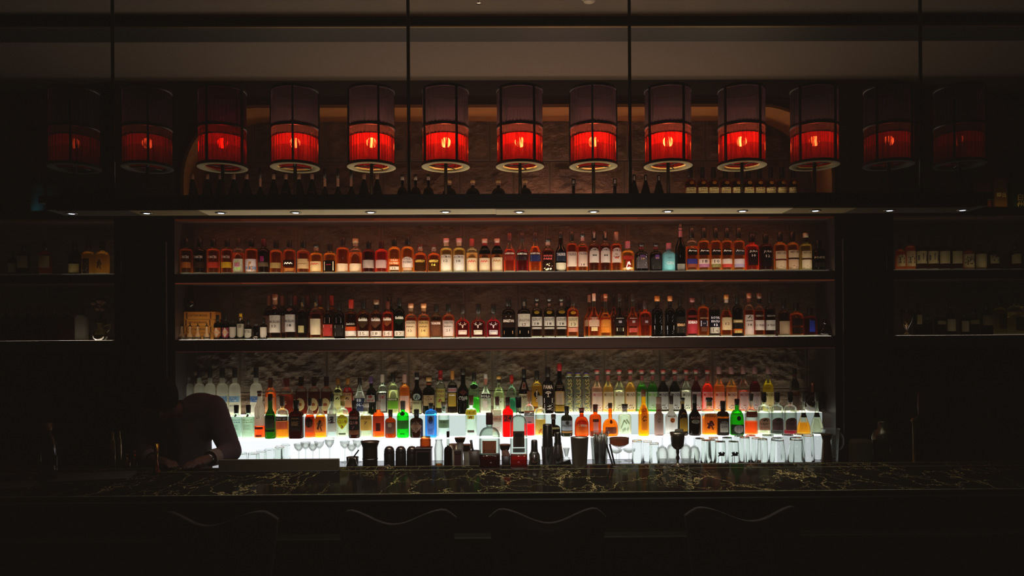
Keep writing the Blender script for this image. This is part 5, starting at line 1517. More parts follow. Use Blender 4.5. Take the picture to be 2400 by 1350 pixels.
def stem_glass(px, Y, top, wbowl, look, kind='coupe', up=False, wfoot=None, phrase='on the back counter'):
    """up=True: upturned, foot in the air."""
    h = zat(top, Y, px) - KZ
    rb = wbowl / 2 * S(Y)
    rf = (wfoot or wbowl * .8) / 2 * S(Y)
    t = .0016
    if kind == 'coupe':
        outer = [(0, 0), (rf, .0008), (rf, .002), (.006, .006), (.0035, .012), (.0032, h * .62), (rb * .35, h * .68), (rb * .8, h * .8), (rb, h)]
        inner = [(rb - t, h), (rb * .8 - t, h * .8 + t), (rb * .35, h * .68 + t), (0, h * .655)]
    else:
        outer = [(0, 0), (rf, .0008), (rf, .002), (.006, .006), (.0035, .014), (.0034, h * .34), (.006, h * .38), (rb * .7, h * .46), (rb, h * .64), (rb * .96, h * .8), (rb * .8, h)]
        inner = [(rb * .8 - t, h), (rb * .96 - t, h * .8), (rb - t, h * .64), (rb * .7 - t, h * .46 + t), (0, h * .41)]
    pr = outer + inner
    if up:
        pr = [(r, h - z) for r, z in pr][::-1]
    return lone('coupe_glass' if kind == 'coupe' else 'wine_glass', px, Y, KZ, look, phrase, 'glass', 'K', MB().lathe(pr, 28), THIN, 'glassware on the back counter')


for px, Y, top, lk in ((700, 4.84, 1040, 'stemmed coupe in front row over the menu board'), (733, 4.84, 1040, 'stemmed coupe second over the menu board'), (772, 4.80, 1027, 'tall coupe with rim overlapping the roundel bottle'),
                       (716, 4.93, 1036, 'stemmed coupe behind, over the menu board'), (808, 4.93, 1034, 'stemmed coupe behind, below the yellow shield bottle'), (824, 4.82, 1041, 'stemmed coupe beside the metal spout jar'), (838, 4.94, 1031, 'rear stemmed coupe near the spout jar'), (748, 4.94, 1034, 'rear stemmed coupe below the 51 bottle')):
    stem_glass(px, Y, top, 24, lk)
for px, Y, top, lk in ((1552, 4.80, 1019, 'upturned wine glass left of the goblet'), (1575, 4.90, 1015, 'upturned wine glass behind, left of the goblet'), (1607, 4.88, 1016, 'upturned wine glass just right of the goblet'), (1627, 4.78, 1018, 'upturned wine glass before the tumblers')):
    stem_glass(px, Y, top, 27, lk, 'wine', True, 26)
for px, Y, top, lk in ((1444, 4.86, 1053, 'low coupe behind the brown cocktail'), (1474, 4.90, 1052, 'low coupe right of the brown cocktail stem')):
    stem_glass(px, Y, top, 30, lk)

# glass mug with a handle at the end of the lit counter
mug = thing('glass_mug', 1947, 4.85, KZ, 'clear glass mug with a round handle beside the pillar', 'on the back counter', 'mug', 'mug')
mb = MB().lathe([(.040, 0), (.042, .002), (.045, .1), (.054, .196), (.058, .2), (.055, .2), (.042, .1), (.038, .02), (0, .018), (0, 0)][::1], 28)
mb.obj('mug_body', THIN, mug, True)
pts = [(.044 + .034 * sin(a), 0, .12 - .055 * cos(a)) for a in [pi * k / 12 for k in range(13)]]
MB().tube(pts, .006, 8).obj('handle', THIN, mug, True)

# ---- two bottles with pourers on the bar top
bottle('C', (1147, 45, 49, (.56, .74, .30, .80, .34, 'r', 3, .8), 'c', '#5a0e10', 660, '#4a2a1a', [(466, 650, .66, '#c07050', '@rows|@rows|@bar', '#4a1c14'), (105, 235, .98, '#5a2a20')], 'squat whiskey bottle with brown label, half full'), 'whisky_bottle')
bottle('C', (1215, -190, 40, (.60, .74, .30, .86, .36, 'r', 5, .8), 'c', '#9a1412', 668, '#10110f', [(322, 560, .66, '#6a3a2a'), (345, 550, .56, '#6a7460', '@bar|@rows|@rows', '#1c1c14'), (575, 640, .7, '#8a8f88', '@rows', '#3a4038')], 'tall clear bottle with slanted green label and red liquid'), 'bitter_bottle')

# ---- steel shaker tin
YT = 4.07
t = thing('shaker_tin', 1358, YT, ZC1 + .0002, 'matt steel shaker tin before the orange dome bottle', 'on the marble bar top', 'shaker', 'c1')
MB().lathe([(0, .001), (.036, 0), (.038, .003), (.047, .158), (.0485, .16), (.0465, .16), (.0365, .006), (0, .005)], 36).obj('cup', pm('brushed_tin', '#a8a292', .42, .6), t, True)
MB().lathe([(.0472, .156), (.049, .158), (.0492, .161), (.047, .1625), (.0455, .161)], 36).obj('rolled_rim', M_CHROME, t, True)

# ---- brown cocktail in a coupe on the bar
YQ = 4.09
c = thing('cocktail_coupe', 1451, YQ, ZC1 + .0002, 'coupe glass of brown cocktail', 'on the marble bar top', 'cocktail', 'c2')
hq = zat(1024, YQ, 1451) - ZC1
rb = 23.5 * S(YQ)
MB().lathe([(0, 0), (.034, .001), (.034, .002), (.006, .008), (.0036, .016), (.0034, hq * .56), (.008, hq * .63), (rb * .6, hq * .70), (rb * .96, hq * .78), (rb, hq), (rb - .0014, hq), (rb * .96 - .0014, hq * .78), (rb * .6, hq * .715), (0, hq * .67)], 36).obj('coupe_glass', THIN, c, True)
MB().lathe([(0, hq * .672), (rb * .6, hq * .718), (rb * .955 - .0018, hq * .782), (rb - .002, hq * .975), (0, hq * .975)], 36).obj('drink', trans('#d08a62', .8), c, True)

# ---- engraved goblet
YG = 4.09
g = thing('silver_goblet', 1588, YG, ZC1 + .0002, 'tarnished silver goblet heaped with ice', 'on the marble bar top', 'goblet', 'c3')
hg = zat(1013, YG, 1588) - ZC1
MB().lathe([(0, 0), (.036, .002), (.03, .006), (.008, .014), (.006, .03), (.011, .045), (.006, .06), (.009, .075), (.008, .088), (.02, .095), (.032, .11), (.037, hg * .86), (.041, hg), (.0395, hg), (.035, hg * .86), (.03, .113), (0, .1)], 32, wob=lambda a: 1 + .02 * cos(8 * a)).obj('cup', pm('tarnished_silver', '#6a6250', .3, .9), g, True)
mb = MB()
rr = random.Random(3)
for k in range(9):
    a = rr.uniform(0, 6.28)
    r_ = rr.uniform(0, .022)
    s_ = rr.uniform(.009, .014)
    mb.box(r_ * cos(a) - s_, r_ * cos(a) + s_, r_ * sin(a) - s_, r_ * sin(a) + s_, hg - .012 + rr.uniform(-.004, .004), hg + rr.uniform(.006, .018), bev=.003)
mb.obj('ice', trans('#8a8470', .5), g)['kind'] = 'stuff'

# ---- work shelf: spout jar, canisters, boxes, bowls ...
SZ = ZS + .0003
YS = 4.28


def SW(px):
    return px * S(YS)


j = thing('steel_spout_jar', 867, 4.25, SZ, 'brown flared metal jar right of the white menu board', 'behind the bar top', 'jar', 's1')
h = zat(1034, 4.25, 867) - SZ
MB().lathe([(0, 0), (.039, 0), (.041, .003), (.041, h * .80), (.044, h * .86), (.05, h * .95), (.052, h), (.05, h), (.039, h * .86), (.038, .004), (0, .004)], 32).obj('vessel', pm('bronze_tin', '#5a4a3a', .35, .8), j, True)
MB().lathe([(.0412, h * .4), (.043, h * .41), (.043, h * .43), (.0412, h * .44)], 32).obj('band', M_DKSTEEL, j, True)

for px, lk in ((912, 'dark domed canister nearest the flared jar'), (939, 'dark domed canister in the middle of three'), (965, 'dark domed canister beside the wooden box')):
    Yk = 4.30
    o = thing('spice_canister', px, Yk, SZ, lk, 'behind the bar top', 'canister', 's2' + lk, 'domed canisters')
    h = zat(1045, Yk, px) - SZ
    MB().lathe([(0, 0), (.029, 0), (.030, .002), (.030, h * .68), (.028, h * .70)], 22).obj('can_body', pm('black_tin', '#1c1814', .35, .3), o, True)
    MB().lathe([(.0295, h * .70), (.030, h * .76), (.026, h * .88), (.016, h * .97), (0, h)], 22).obj('domed_lid', pm('lid_steel', '#5a5248', .25, .9), o, True)
bx = thing('drawer_box', 993, 4.26, SZ, 'dark wooden box carrying a honey jar', 'behind the bar top', 'box', 's3')
h = zat(1049, 4.26, 993) - SZ
MB().box(-.043, .043, -.035, .04, 0, h, bev=.003).obj('box_body', M_WOOD, bx)
MB().box(-.046, .046, -.038, .043, h - .006, h + .002, bev=.002).obj('lid', M_WOOD, bx)
MB().box(-.034, .034, -.037, -.035, .012, h - .02).obj('front_panel', M_BLACK, bx)
hz = SZ + h + .0023
hj = thing('honey_jar', 997, 4.26, hz, 'amber jam jar standing on the dark wooden box', 'behind the bar top', 'jar', 's4')
h2 = zat(1023, 4.26, 997) - hz
MB().lathe([(0, 0), (.028, 0), (.030, .004), (.030, h2 * .7), (.026, h2 * .84)], 24).obj('jar_glass', glassy('#b8703a', .4), hj, True)
MB().lathe([(.027, h2 * .84), (.0275, h2), (0, h2 + .001)], 24).obj('lid', glassy('#d8a878', .4), hj, True)

dc = thing('whisky_decanter', 1028, 4.24, SZ, 'cut crystal glass with a little amber spirit', 'behind the bar top', 'glass', 's5')
h = zat(1030, 4.24, 1028) - SZ
MB().lathe([(0, 0), (.020, 0), (.023, .004), (.024, .03), (.026, h * .7), (.018, h * .93), (.02, h), (.0185, h), (.0165, h * .93), (.0235, h * .7), (.021, .03), (0, .012)], 24, wob=lambda a: 1 + .04 * cos(9 * a)).obj('crystal_body', THIN, dc, True)
MB().lathe([(0, .014), (.018, .020), (.0195, .042), (0, .042)], 20).obj('spirit', glassy('#e0a030', .4), dc, True)
bottle('S', (1050, 205, 20, (.46, .60, .30, .86, .36, 'r', 2, 1), 'c', '#2a100a', 428, '#241810', [], 'small clear flip-top bottle of dark syrup'), 'syrup_bottle')
SHELF['S']['phrase'] = 'behind the bar top'
for px, top, w, Y, hh, lk, z_ in ((1078, 1026, 27, 4.33, .024, 'brown bowl raised on a stand beneath the clear bottle', None), (1064, 1041, 26, 4.435, .03, 'small brown bowl left of the pair', None), (1093, 1042, 27, 4.405, .036, 'terracotta bowl right of the pair', None),
                                  (1183, 1042, 28, 4.36, .03, 'brown bowl between the two bar bottles', None)):
    o = thing('condiment_bowl', px, Y, SZ, lk, 'behind the bar top', 'bowl', 's6' + lk, 'condiment bowls')
    zt_ = zat(top, Y, px) - SZ
    r_ = w / 2 * S(Y)
    zb_ = zt_ - hh
    MB().lathe([(0, zb_), (r_ * .72, zb_), (r_, zt_), (r_ * 1.04, zt_ + .001), (r_ * .96, zt_), (r_ * .66, zb_ + .004), (0, zb_ + .004)], 26).obj('bowl', pm('brown_glaze', '#7a4a2c', .4), o, True)
    MB().lathe([(0, 0), (r_ * .62, 0), (r_ * .55, .004), (r_ * .5, zb_ * .5), (r_ * .6, zb_ - .0005), (0, zb_ - .0005)], 22).obj('glass_stand', trans('#b8b0a0', .6, see=.3), o, True)
bx = thing('tea_box', 1073, 4.26, SZ, 'small dark red box in front of the bowls', 'behind the bar top', 'box', 's7')
h = zat(1055, 4.26, 1073) - SZ
MB().box(-.02, .02, -.018, .018, 0, h, bev=.002).obj('box_body', pm('dark_maroon', '#3a1814', .5), bx)
MB().box(-.021, .021, -.019, .019, h * .8, h + .001, bev=.002).obj('lid', pm('dark_maroon2', '#2a1210', .5), bx)
mo = thing('mortar', 1112, 4.26, SZ, 'wooden mortar with a leaning pestle', 'behind the bar top', 'mortar', 's8')
h = zat(1056, 4.26, 1112) - SZ
MB().lathe([(0, 0), (.026, 0), (.028, .006), (.02, .016), (.029, .03), (.033, h), (.029, h), (.022, .03), (0, .022)], 24).obj('mortar_bowl', pm('dark_walnut', '#3a2a20', .5), mo, True)
MB().tube([(.006, 0, .03), (-.014, 0, h + .02), (-.02, 0, h + .058)], .008, 10, taper=[.011, .006, .0075]).obj('pestle', pm('dark_walnut', '#3a2a20', .5), mo, True)
tb = thing('stick_tub', 1186, 4.26, SZ, 'dark tub of cinnamon sticks between the bar bottles', 'behind the bar top', 'tub', 's9')
h = zat(1068, 4.26, 1186) - SZ
MB().lathe([(0, 0), (.024, 0), (.027, h), (.025, h), (.022, .004), (0, .004)], 22).obj('tub_body', pm('dark_tub', '#1c1410', .5), tb, True)
for k in range(8):
    a = k * .785
    x, y = .014 * cos(a), .014 * sin(a)
    MB().tube([(x * .6, y * .6, .006), (x * 1.25, y * 1.25, h + .012 + .01 * (k % 3))], .0045, 7).obj('cinnamon_stick', pm('cinnamon', '#5a2e1c', .7), tb, True)
ld = thing('serving_ladle', 905, 4.215, SZ, 'curved steel ladle lying before the domed canisters', 'behind the bar top', 'ladle', 's10')
MB().tube([(-.022, 0, .004), (-.016, 0, .022), (-.004, 0, .036), (.012, 0, .038), (.024, 0, .028), (.03, 0, .006)], .004, 8).obj('handle', M_CHROME, ld, True)
MB().lathe([(.0, .002), (.013, .004), (.016, .012), (.0145, .012), (.011, .006), (0, .004)], 18, off=(.044, 0, 0)).obj('scoop', M_COPPER, ld, True)
pk = thing('strainer_pile', 824, 4.25, SZ, 'wire cocktail strainer with spread handles beside the flared jar', 'behind the bar top', 'strainer', 's11')
hs_ = zat(1072, 4.25, 824) - SZ
MB().lathe([(0, hs_ * .3), (.03, hs_ * .3), (.034, hs_ * .95), (.033, hs_), (.028, hs_ * .4), (0, hs_ * .36)], 20, off=(0, .02, 0)).obj('strainer_cup', M_DKSTEEL, pk, True)
for a, b in (((-.012, -.01, hs_), (-.034, -.014, .002)), ((.02, -.01, hs_), (.036, -.014, .002))):
    MB().tube([a, ((a[0] + b[0]) / 2 * 1.05, a[1], hs_ * .5), b], .003, 7).obj('leg', M_CHROME, pk, True)
MB().tube([(.01, 0, hs_ + .002), (.038, .006, hs_ + .04)], .004, 8).obj('handle', M_BLKMET, pk, True)
MB().lathe([(0, 0), (.03, 0), (.026, .006), (.014, .012), (.014, hs_ * .32), (0, hs_ * .32)], 16, off=(0, .02, 0)).obj('base', M_DKSTEEL, pk, True)

# shakers, jigger, utensil glass
s1 = thing('boston_shaker', 1283, 4.26, SZ, 'tall steel shaker of two stacked cups', 'behind the bar top', 'shaker', 's12')
h = zat(994, 4.26, 1283) - SZ
MB().lathe([(0, 0), (.028, 0), (.034, h * .5), (.036, h * .505), (.033, h * .5)], 28).obj('lower_cup', M_CHROME, s1, True)
MB().lathe([(.031, h * .46), (.026, h * .98), (.0235, h), (0, h)], 28).obj('upper_cup', M_DKSTEEL, s1, True)
s2 = thing('cobbler_shaker', 1307, 4.30, SZ, 'steel cobbler shaker with stepped lid', 'behind the bar top', 'shaker', 's13')
h = zat(1013, 4.30, 1307) - SZ
MB().lathe([(0, 0), (.026, 0), (.033, h * .35), (.031, h * .45), (.022, h * .66)], 28).obj('cup', M_CHROME, s2, True)
MB().lathe([(.0225, h * .66), (.019, h * .74), (.0185, h * .97), (.016, h), (0, h)], 28).obj('cap', M_DKSTEEL, s2, True)
s3 = thing('small_shaker', 1252, 4.24, SZ, 'short steel shaker right of the tall bar bottle', 'behind the bar top', 'shaker', 's14')
h = zat(1031, 4.24, 1252) - SZ
MB().lathe([(0, 0), (.029, 0), (.033, h * .3), (.03, h * .52), (.02, h * .62)], 28).obj('cup', M_CHROME, s3, True)
MB().lathe([(.0205, h * .62), (.0185, h * .7), (.0175, h * .96), (.014, h), (0, h)], 28).obj('cap', M_DKSTEEL, s3, True)
jg = thing('double_jigger', 1327, 4.40, SZ, 'small glass jigger beyond the cobbler shaker', 'behind the bar top', 'jigger', 's15')
h = zat(1050, 4.40, 1327) - SZ
MB().lathe([(0, .002), (.018, 0), (.022, h * .45), (.008, h * .5), (.02, h), (.0185, h), (.006, h * .53), (0, h * .54)], 22).obj('measure', THIN, jg, True)
tr = thing('rubber_tray', 1306, 4.205, SZ, 'black wedge-shaped rubber mat leaning below the shakers', 'behind the bar top', 'tray', 's16')
mb = MB().add([(-.085, -.012, 0), (.085, -.012, 0), (.085, .012, 0), (-.085, .012, 0), (-.085, -.012, .018), (.07, -.012, .062), (.07, .012, .062), (-.085, .012, .018)],
              [(0, 3, 2, 1), (4, 5, 6, 7), (0, 1, 5, 4), (1, 2, 6, 5), (2, 3, 7, 6), (3, 0, 4, 7)])
mb.obj('mat', M_BLACK, tr)
ug = thing('utensil_glass', 1405, 4.25, SZ, 'clear glass packed with bar spoons and tongs', 'behind the bar top', 'glass', 's17')
h = zat(1011, 4.25, 1405) - SZ
MB().lathe([(0, 0), (.036, 0), (.040, .003), (.052, h), (.0505, h), (.038, .008), (0, .007)], 32).obj('glass', THIN, ug, True)
for k in range(20):
    a = k * .73
    r_ = .012 + .018 * ((k * 7) % 5) / 5
    x, y = r_ * cos(a), r_ * sin(a)
    MB().tube([(x, y, .012), (x * 1.35, y * 1.35, h * (.86 + .02 * (k % 5)))], .0045, 7, taper=[.0035, .0062]).obj('bar_spoon', M_DKSTEEL if k % 4 else M_CHROME, ug, True)
tg = thing('ice_tongs', 1431, 4.22, SZ, 'dark steel tongs leaning against the utensil glass', 'behind the bar top', 'tongs', 's18')
for dx in (-.004, .006):
    MB().box(-.005, .005, -.002, .002, 0, .15, bev=.001).obj('arm', M_DKSTEEL, tg, loc=(.022 + dx, 0, .0)).rotation_euler = (0, -.26 + dx * 6, 0)

# far side tools
jp = thing('flared_measure', 1937, 4.27, SZ, 'tall dark trumpet-shaped metal measure before the glass mug', 'behind the bar top', 'measure', 's19')
h = zat(1017, 4.27, 1937) - SZ
MB().lathe([(0, 0), (.030, 0), (.031, .004), (.027, h * .4), (.0215, h * .8), (.028, h * .95), (.033, h), (.031, h), (.02, h * .82), (.0, h * .8)], 28).obj('cone', pm('smoked_bronze', '#5a4a34', .3, .8), jp, True)
rc = thing('ribbed_container', 2017, 4.24, SZ, 'ribbed translucent plastic container near the right pillar', 'behind the bar top', 'container', 's20')
h = zat(1030, 4.24, 2017) - SZ
pr = [(0, 0), (.056, 0)]
for k in range(14):
    z = .006 + (h - .03) * k / 14
    pr += [(.058, z), (.056, z + .004)]
pr += [(.057, h - .02), (.052, h - .004), (.046, h), (0, h)]
MB().lathe(pr, 26, 4., .8, rn=.2).obj('tub', trans('#6a6248', .6, see=.1), rc, True)
ck = thing('glass_shaker', 2069, 4.24, SZ, 'smoky glass cobbler shaker with strainer top', 'behind the bar top', 'shaker', 's21')
h = zat(986, 4.24, 2069) - SZ
MB().lathe([(0, 0), (.050, 0), (.054, .004), (.057, h * .60), (.055, h * .62)], 30).obj('glass_cup', glassy('#8a8468', .1, .35, .09), ck, True)
MB().lathe([(.058, h * .60), (.058, h * .66), (.047, h * .78), (.026, h * .84), (.026, h * .96), (.022, h), (0, h)], 30).obj('steel_top', pm('dull_steel', '#4a4636', .3, .9), ck, True)
tp = thing('beer_tap', 2143, 4.52, 0, 'slim brass beer tap with a flanged head at the far right', 'behind the bar top', 'beer tap', 's22')
z0_, z1_ = 1.02, zat(979, 4.52, 2143)
MB().lathe([(0, 0), (.05, 0), (.05, .02), (.03, .03), (.03, z0_), (.012, z0_ + .01), (.010, z0_ + (z1_ - z0_) * .55), (.012, z0_ + (z1_ - z0_) * .6), (.0105, z0_ + (z1_ - z0_) * .62), (.013, z1_ - .03), (.02, z1_ - .02), (.02, z1_), (0, z1_)], 20).obj('column', pm('old_brass', '#6a5a30', .3, .9), tp, True)
MB().lathe([(.007, 0), (.011, .05), (.010, .11), (.006, .13), (0, .13)], 14, off=(.03, 0, z1_ + .02)).obj('tap_handle', pm('red_brown_handle', '#5a2014', .35), tp, True)
MB().tube([(0, 0, z1_ - .01), (.02, 0, z1_ + .005), (.03, 0, z1_ + .02)], .006, 8).obj('neck', pm('old_brass', '#6a5a30', .3, .9), tp, True)

# ---- things lying on the bar top at the bartender's end
mb_ = P(513, 1090, 4.02)
mB2 = P(795, 1090, 4.02)
hB = P(650, 1077, 4.02).z - ZC1
o = thing('menu_holder', 654, 4.03, ZC1 + .0002, 'long low cream menu board standing on the bar edge', 'before the bartender', 'board', 'm1')
W2 = (mB2.x - mb_.x) / 2
MB().box(-W2, W2, -.012, .012, 0, hB, bev=.002).obj('board', pm('menu_cream', '#5c4e36', .6), o)
MB().box(-W2, W2, -.03, .03, 0, .006, bev=.002).obj('base', pm('menu_base', '#2a241a', .5), o)
for px, py, Y, w, d, rz, lk in ((218, 1107, 3.86, .36, .24, .25, 'closed pale menu folder lying beside the water bottle'), (-20, 1128, 3.60, .34, .22, .35, 'closed menu folder at the left frame edge')):
    q = P(px, py, Y)
    z = ZC1
    f = empty('menu_folder', (q.x, Y, z + .0002), lk, 'menu', None, rz)
    MB().box(-w / 2, w / 2, -d / 2, d / 2, 0, .003, bev=.001).obj('back_cover', pm('menu_grey', '#4a443c', .6), f)
    MB().box(-w / 2 + .004, w / 2 - .004, -d / 2 + .004, d / 2 - .004, .003, .009).obj('page_block', pm('page_cream', '#8a8474', .8), f)
    MB().box(-w / 2, w / 2, -d / 2, d / 2, .009, .012, bev=.001).obj('front_cover', pm('menu_grey', '#4a443c', .6), f)
wb = empty('water_bottle', (P(112, 1108, 3.78).x, 3.78, ZC1 + .0002), 'clear water bottle with an orange cap on the dark bar end', 'bottle')
h = zat(992, 3.78, 112) - ZC1
r_ = 20 * S(3.78)
MB().lathe([(0, .004), (r_ * .8, 0), (r_, .01), (r_, h * .25), (r_ * .96, h * .27), (r_, h * .3), (r_, h * .62), (r_ * .9, h * .72), (r_ * .5, h * .82), (r_ * .42, h * .9)], 26).obj('bottle_wall', glassy('#9aa0a0', .1, .4, .1), wb, True)
MB().lathe([(r_ * .46, h * .88), (r_ * .48, h), (0, h)], 20).obj('cap', pm('orange_cap', '#8a4a14', .4), wb, True)

# brass tools by the bartender's hands, standing on a small side shelf
sx0, sx1 = P(228, 1090, 4.3).x, P(322, 1090, 4.3).x
ss = empty('side_station', ((sx0 + sx1) / 2, 4.18, 0), 'narrow dark station left of the bartender holding brass tools', 'work shelf')
hw = (sx1 - sx0) / 2
MB().box(-hw, hw, 0, .24, ZS - .03, ZS, bev=.004).obj('station_top', M_BLACK, ss)
MB().box(-hw + .01, hw - .01, .01, .23, 0, ZS - .03).obj('cabinet_body', M_BLACK, ss)
for px, top, w, lk, m_ in ((262, 1012, 14, 'tall brass bottle-shaped shaker at the side station', M_BRASS), (296, 1064, 15, 'short brass cup at the side station', M_BRASS), (314, 1056, 13, 'copper cup at the side station', M_COPPER), (278, 1010, 11, 'thin brass measure behind the shaker', M_BRASS)):
    Yk = 4.24 if px != 278 else 4.34
    o = thing('brass_cup', px, Yk, SZ, lk, '', 'bar tool', 'bb' + lk, 'brass bar tools')
    h = zat(top, Yk, px) - SZ
    r_ = w / 2 * S(Yk)
    MB().lathe([(0, 0), (r_, 0), (r_ * 1.05, h * .5), (r_ * .9, h * .78), (r_ * .6, h * .84)], 20).obj('cup', m_, o, True)
    MB().lathe([(r_ * .62, h * .84), (r_ * .62, h * .98), (r_ * .5, h), (0, h)], 18).obj('cap', m_, o, True)
o = thing('brass_jigger', 366, 4.02, ZC1 + .0002, 'brass hourglass jigger under the bartender chin', '', 'jigger', 'bj')
h = zat(1040, 4.02, 366) - ZC1
MB().lathe([(0, 0), (.020, 0), (.018, .004), (.006, h * .42), (.006, h * .46)], 22).obj('lower_cup', M_COPPER, o, True)
MB().lathe([(.006, h * .46), (.015, h), (.0135, h), (.004, h * .5), (0, h * .5)], 22).obj('upper_cup', M_BRASS, o, True)

# ---- cigar crates, dispensers and the cocktail bowl on the middle shelf
MZ = ZM + .003
q0, q1 = P(424, 760, 5.14), P(507, 760, 5.14)
cw = (q1.x - q0.x) / 2
zc = MZ
crm = wood_mat('cigar_cedar', '#c87a20', '#f0b044', .5)
for k, (y0_, lk) in enumerate(((779, 'bottom one'), (763, 'second from bottom'), (747, 'third from bottom'), (730, 'top one'))):
    zt_ = P(465, y0_, 5.1).z
    o = bpy.data.objects.new('cigar_box', None)
    COL.objects.link(o)
    o.location = ((q0.x + q1.x) / 2 + (.003 if k % 2 else -.002), 5.17, zc)
    tag(o, 'yellow cedar cigar box, %s of the stack of four on the middle shelf' % lk, 'box', 'stacked cigar boxes')
    hh = zt_ - zc - .001
    MB().box(-cw, cw, -.05, .05, 0, hh - .006, bev=.001).obj('box_body', crm, o)
    MB().box(-cw, cw, -.05, .05, hh - .005, hh, bev=.001).obj('lid', crm, o)
    for sx in (-.62, .72):  # darker upright bands on the box front
        MB().box(sx * cw - .004, sx * cw + .004, -.0512, -.05, .0, hh - .006).obj('edge_band', pm('dark_cedar', '#5a2c0c', .7), o)
    tbm = MB()
    flat_text(tbm, 'CAPTAIN BRAND', 0, hh * .48, cw * 1.1, hh * .3, -.0506)
    tbm.obj('lettering', pm('burnt_ink', '#4a2408', .8), o)
    zc = zt_
for px in (420, 447, 465, 487):
    pass
for px, lk in ((428, 'small stoppered bitters decanter'), (447, 'small stoppered bitters decanter'), (465, 'small stoppered bitters decanter'), (486, 'small stoppered bitters decanter')):
    o = thing('bitters_decanter', px, 5.05, MZ, lk, 'before the cigar boxes', 'decanter', 'bd', 'bitters decanters')
    h = zat(765, 5.05, px) - MZ
    MB().lathe([(0, 0), (.022, 0), (.0235, .004), (.021, h * .22), (.008, h * .52), (.0065, h * .9), (.008, h)], 20).obj('glass_body', glassy('#f0ecdc', 1.1, .5, .08), o, True)
    MB().lathe([(0, .003), (.0215, .003), (.0205, h * .18), (0, h * .18)], 18).obj('liquid', glassy('#3a1a10', .3), o, True)
    MB().lathe([(.011, h), (.012, h + .002), (.004, h + .006), (.002, h + .022), (0, h + .023)], 14).obj('dasher_top', M_BLKMET, o, True)
zt4 = zc + .0006
o = thing('brandy_bowl', 449, 5.14, zt4, 'small balloon glass standing on the cigar box stack', 'on the middle shelf', 'glass', 'bw')
h = zat(703, 5.14, 449) - zt4
MB().lathe([(0, 0), (.02, .001), (.004, .004), (.004, h * .25), (.02, h * .34), (.034, h * .6), (.03, h), (.0288, h), (.0328, h * .6), (.018, h * .36), (0, h * .3)], 24).obj('bowl', glassy('#6a6058', .1, .4, .1), o, True)
o = thing('ruby_decanter', 1935, 5.07, MZ, 'low dark ruby decanter with a ball stopper', 'on the middle shelf', 'decanter', 'rd')
MB().lathe([(0, 0), (.045, 0), (.05, .01), (.044, .04), (.018, .06), (.014, .075)], 24).obj('glass_body', glassy('#3a0c10', .3, .4, .1), o, True)
MB().lathe([(.012, .075), (.02, .088), (.016, .102), (0, .108)], 18).obj('stopper', glassy('#4a2020', .3, .4, .1), o, True)
# soda siphon behind the conical bottles
o = thing('soda_siphon', 1906, 5.185, ZR + .0003, 'dark round soda siphon with a copper head', 'in the rear lit row', 'siphon', 'siph')
h = zat(896, 5.165, 1906) - o.location.z
MB().lathe([(0, .002), (.04, 0), (.064, .02), (.074, h * .28), (.066, h * .46), (.04, h * .58), (.016, h * .66)], 30).obj('globe', glassy('#3a241c', .2, .4, .1), o, True)
MB().lathe([(.016, h * .66), (.017, h * .74), (.012, h * .76), (.011, h * .92), (.016, h * .95), (.014, h), (0, h)], 20).obj('head', pm('rose_copper', '#a8664a', .3, .8), o, True)
MB().tube([(.012, 0, h * .72), (.03, 0, h * .70), (.056, 0, h * .6), (.064, 0, h * .5)], .004, 8).obj('spout', M_DKSTEEL, o, True)

# ---- side bay oddments
vs_ = empty('flower_vase', (P(224, 760, 5.1).x, 5.17, MZ), 'dim vase of pale roses on the left shelf', 'vase')
MB().lathe([(0, 0), (.03, 0), (.034, .004), (.032, .1), (.04, .14), (.037, .14), (.029, .1), (0, .01)], 22).obj('vase_body', trans('#5a5044', .5, see=.2), vs_, True)
rr = random.Random(9)
for k in range(9):
    a = rr.uniform(0, 6.28)
    rx, rz_ = rr.uniform(.0, .055), rr.uniform(.2, .285)
    x, y = rx * cos(a), rx * sin(a) * .35
    MB().tube([(0, 0, .08), (x * .5, y * .5, rz_ * .7), (x, y, rz_)], .002, 6).obj('stalk', pm('stalk_green', '#22301a', .7), vs_, True)
    MB().lathe([(0, -.016), (.012, -.012), (.019, 0), (.016, .012), (.01, .009), (.012, .016), (.004, .012), (0, .016)], 14, off=(x, y, rz_), wob=lambda a_: 1 + .12 * cos(5 * a_)).obj('rose', pm('dusky_rose', '#7a4a40' if k % 2 else '#8a6a54', .8), vs_, True)
pt = empty('glass_pitcher', (P(234, 760, 5.02).x, 5.02, MZ), 'small round glass pitcher with a looped handle on the left shelf', 'pitcher')
MB().lathe([(0, 0), (.03, 0), (.043, .014), (.047, .035), (.04, .058), (.02, .072), (.016, .1), (.02, .112)], 26).obj('globe', glassy('#c8bc88', .3, .4, .12), pt, True)
MB().tube([(.042, 0, .05), (.056, 0, .062), (.07, 0, .08), (.064, 0, .1), (.046, 0, .096), (.02, 0, .085)], .004, 8).obj('handle', glassy('#d8d0a8', .4, .5, .12), pt, True)
MB().lathe([(0, .004), (.029, .004), (.041, .016), (.0445, .034), (0, .034)], 22).obj('oil', glassy('#7a6a20', .3), pt, True)
bg = empty('beer_glass', (P(2125, 760, 5.04).x, 5.04, MZ), 'stemmed beer glass standing against bare stone on the right shelf', 'glass')
h = zat(725, 5.04, 2125) - MZ
MB().lathe([(0, 0), (.036, .001), (.036, .003), (.008, .012), (.007, .03), (.012, .045), (.034, .085), (.042, .13), (.04, h), (.0388, h), (.0405, .13), (.032, .087), (0, .05)], 28).obj('bowl', glassy('#c8b090', .25, .5, .12), bg, True)
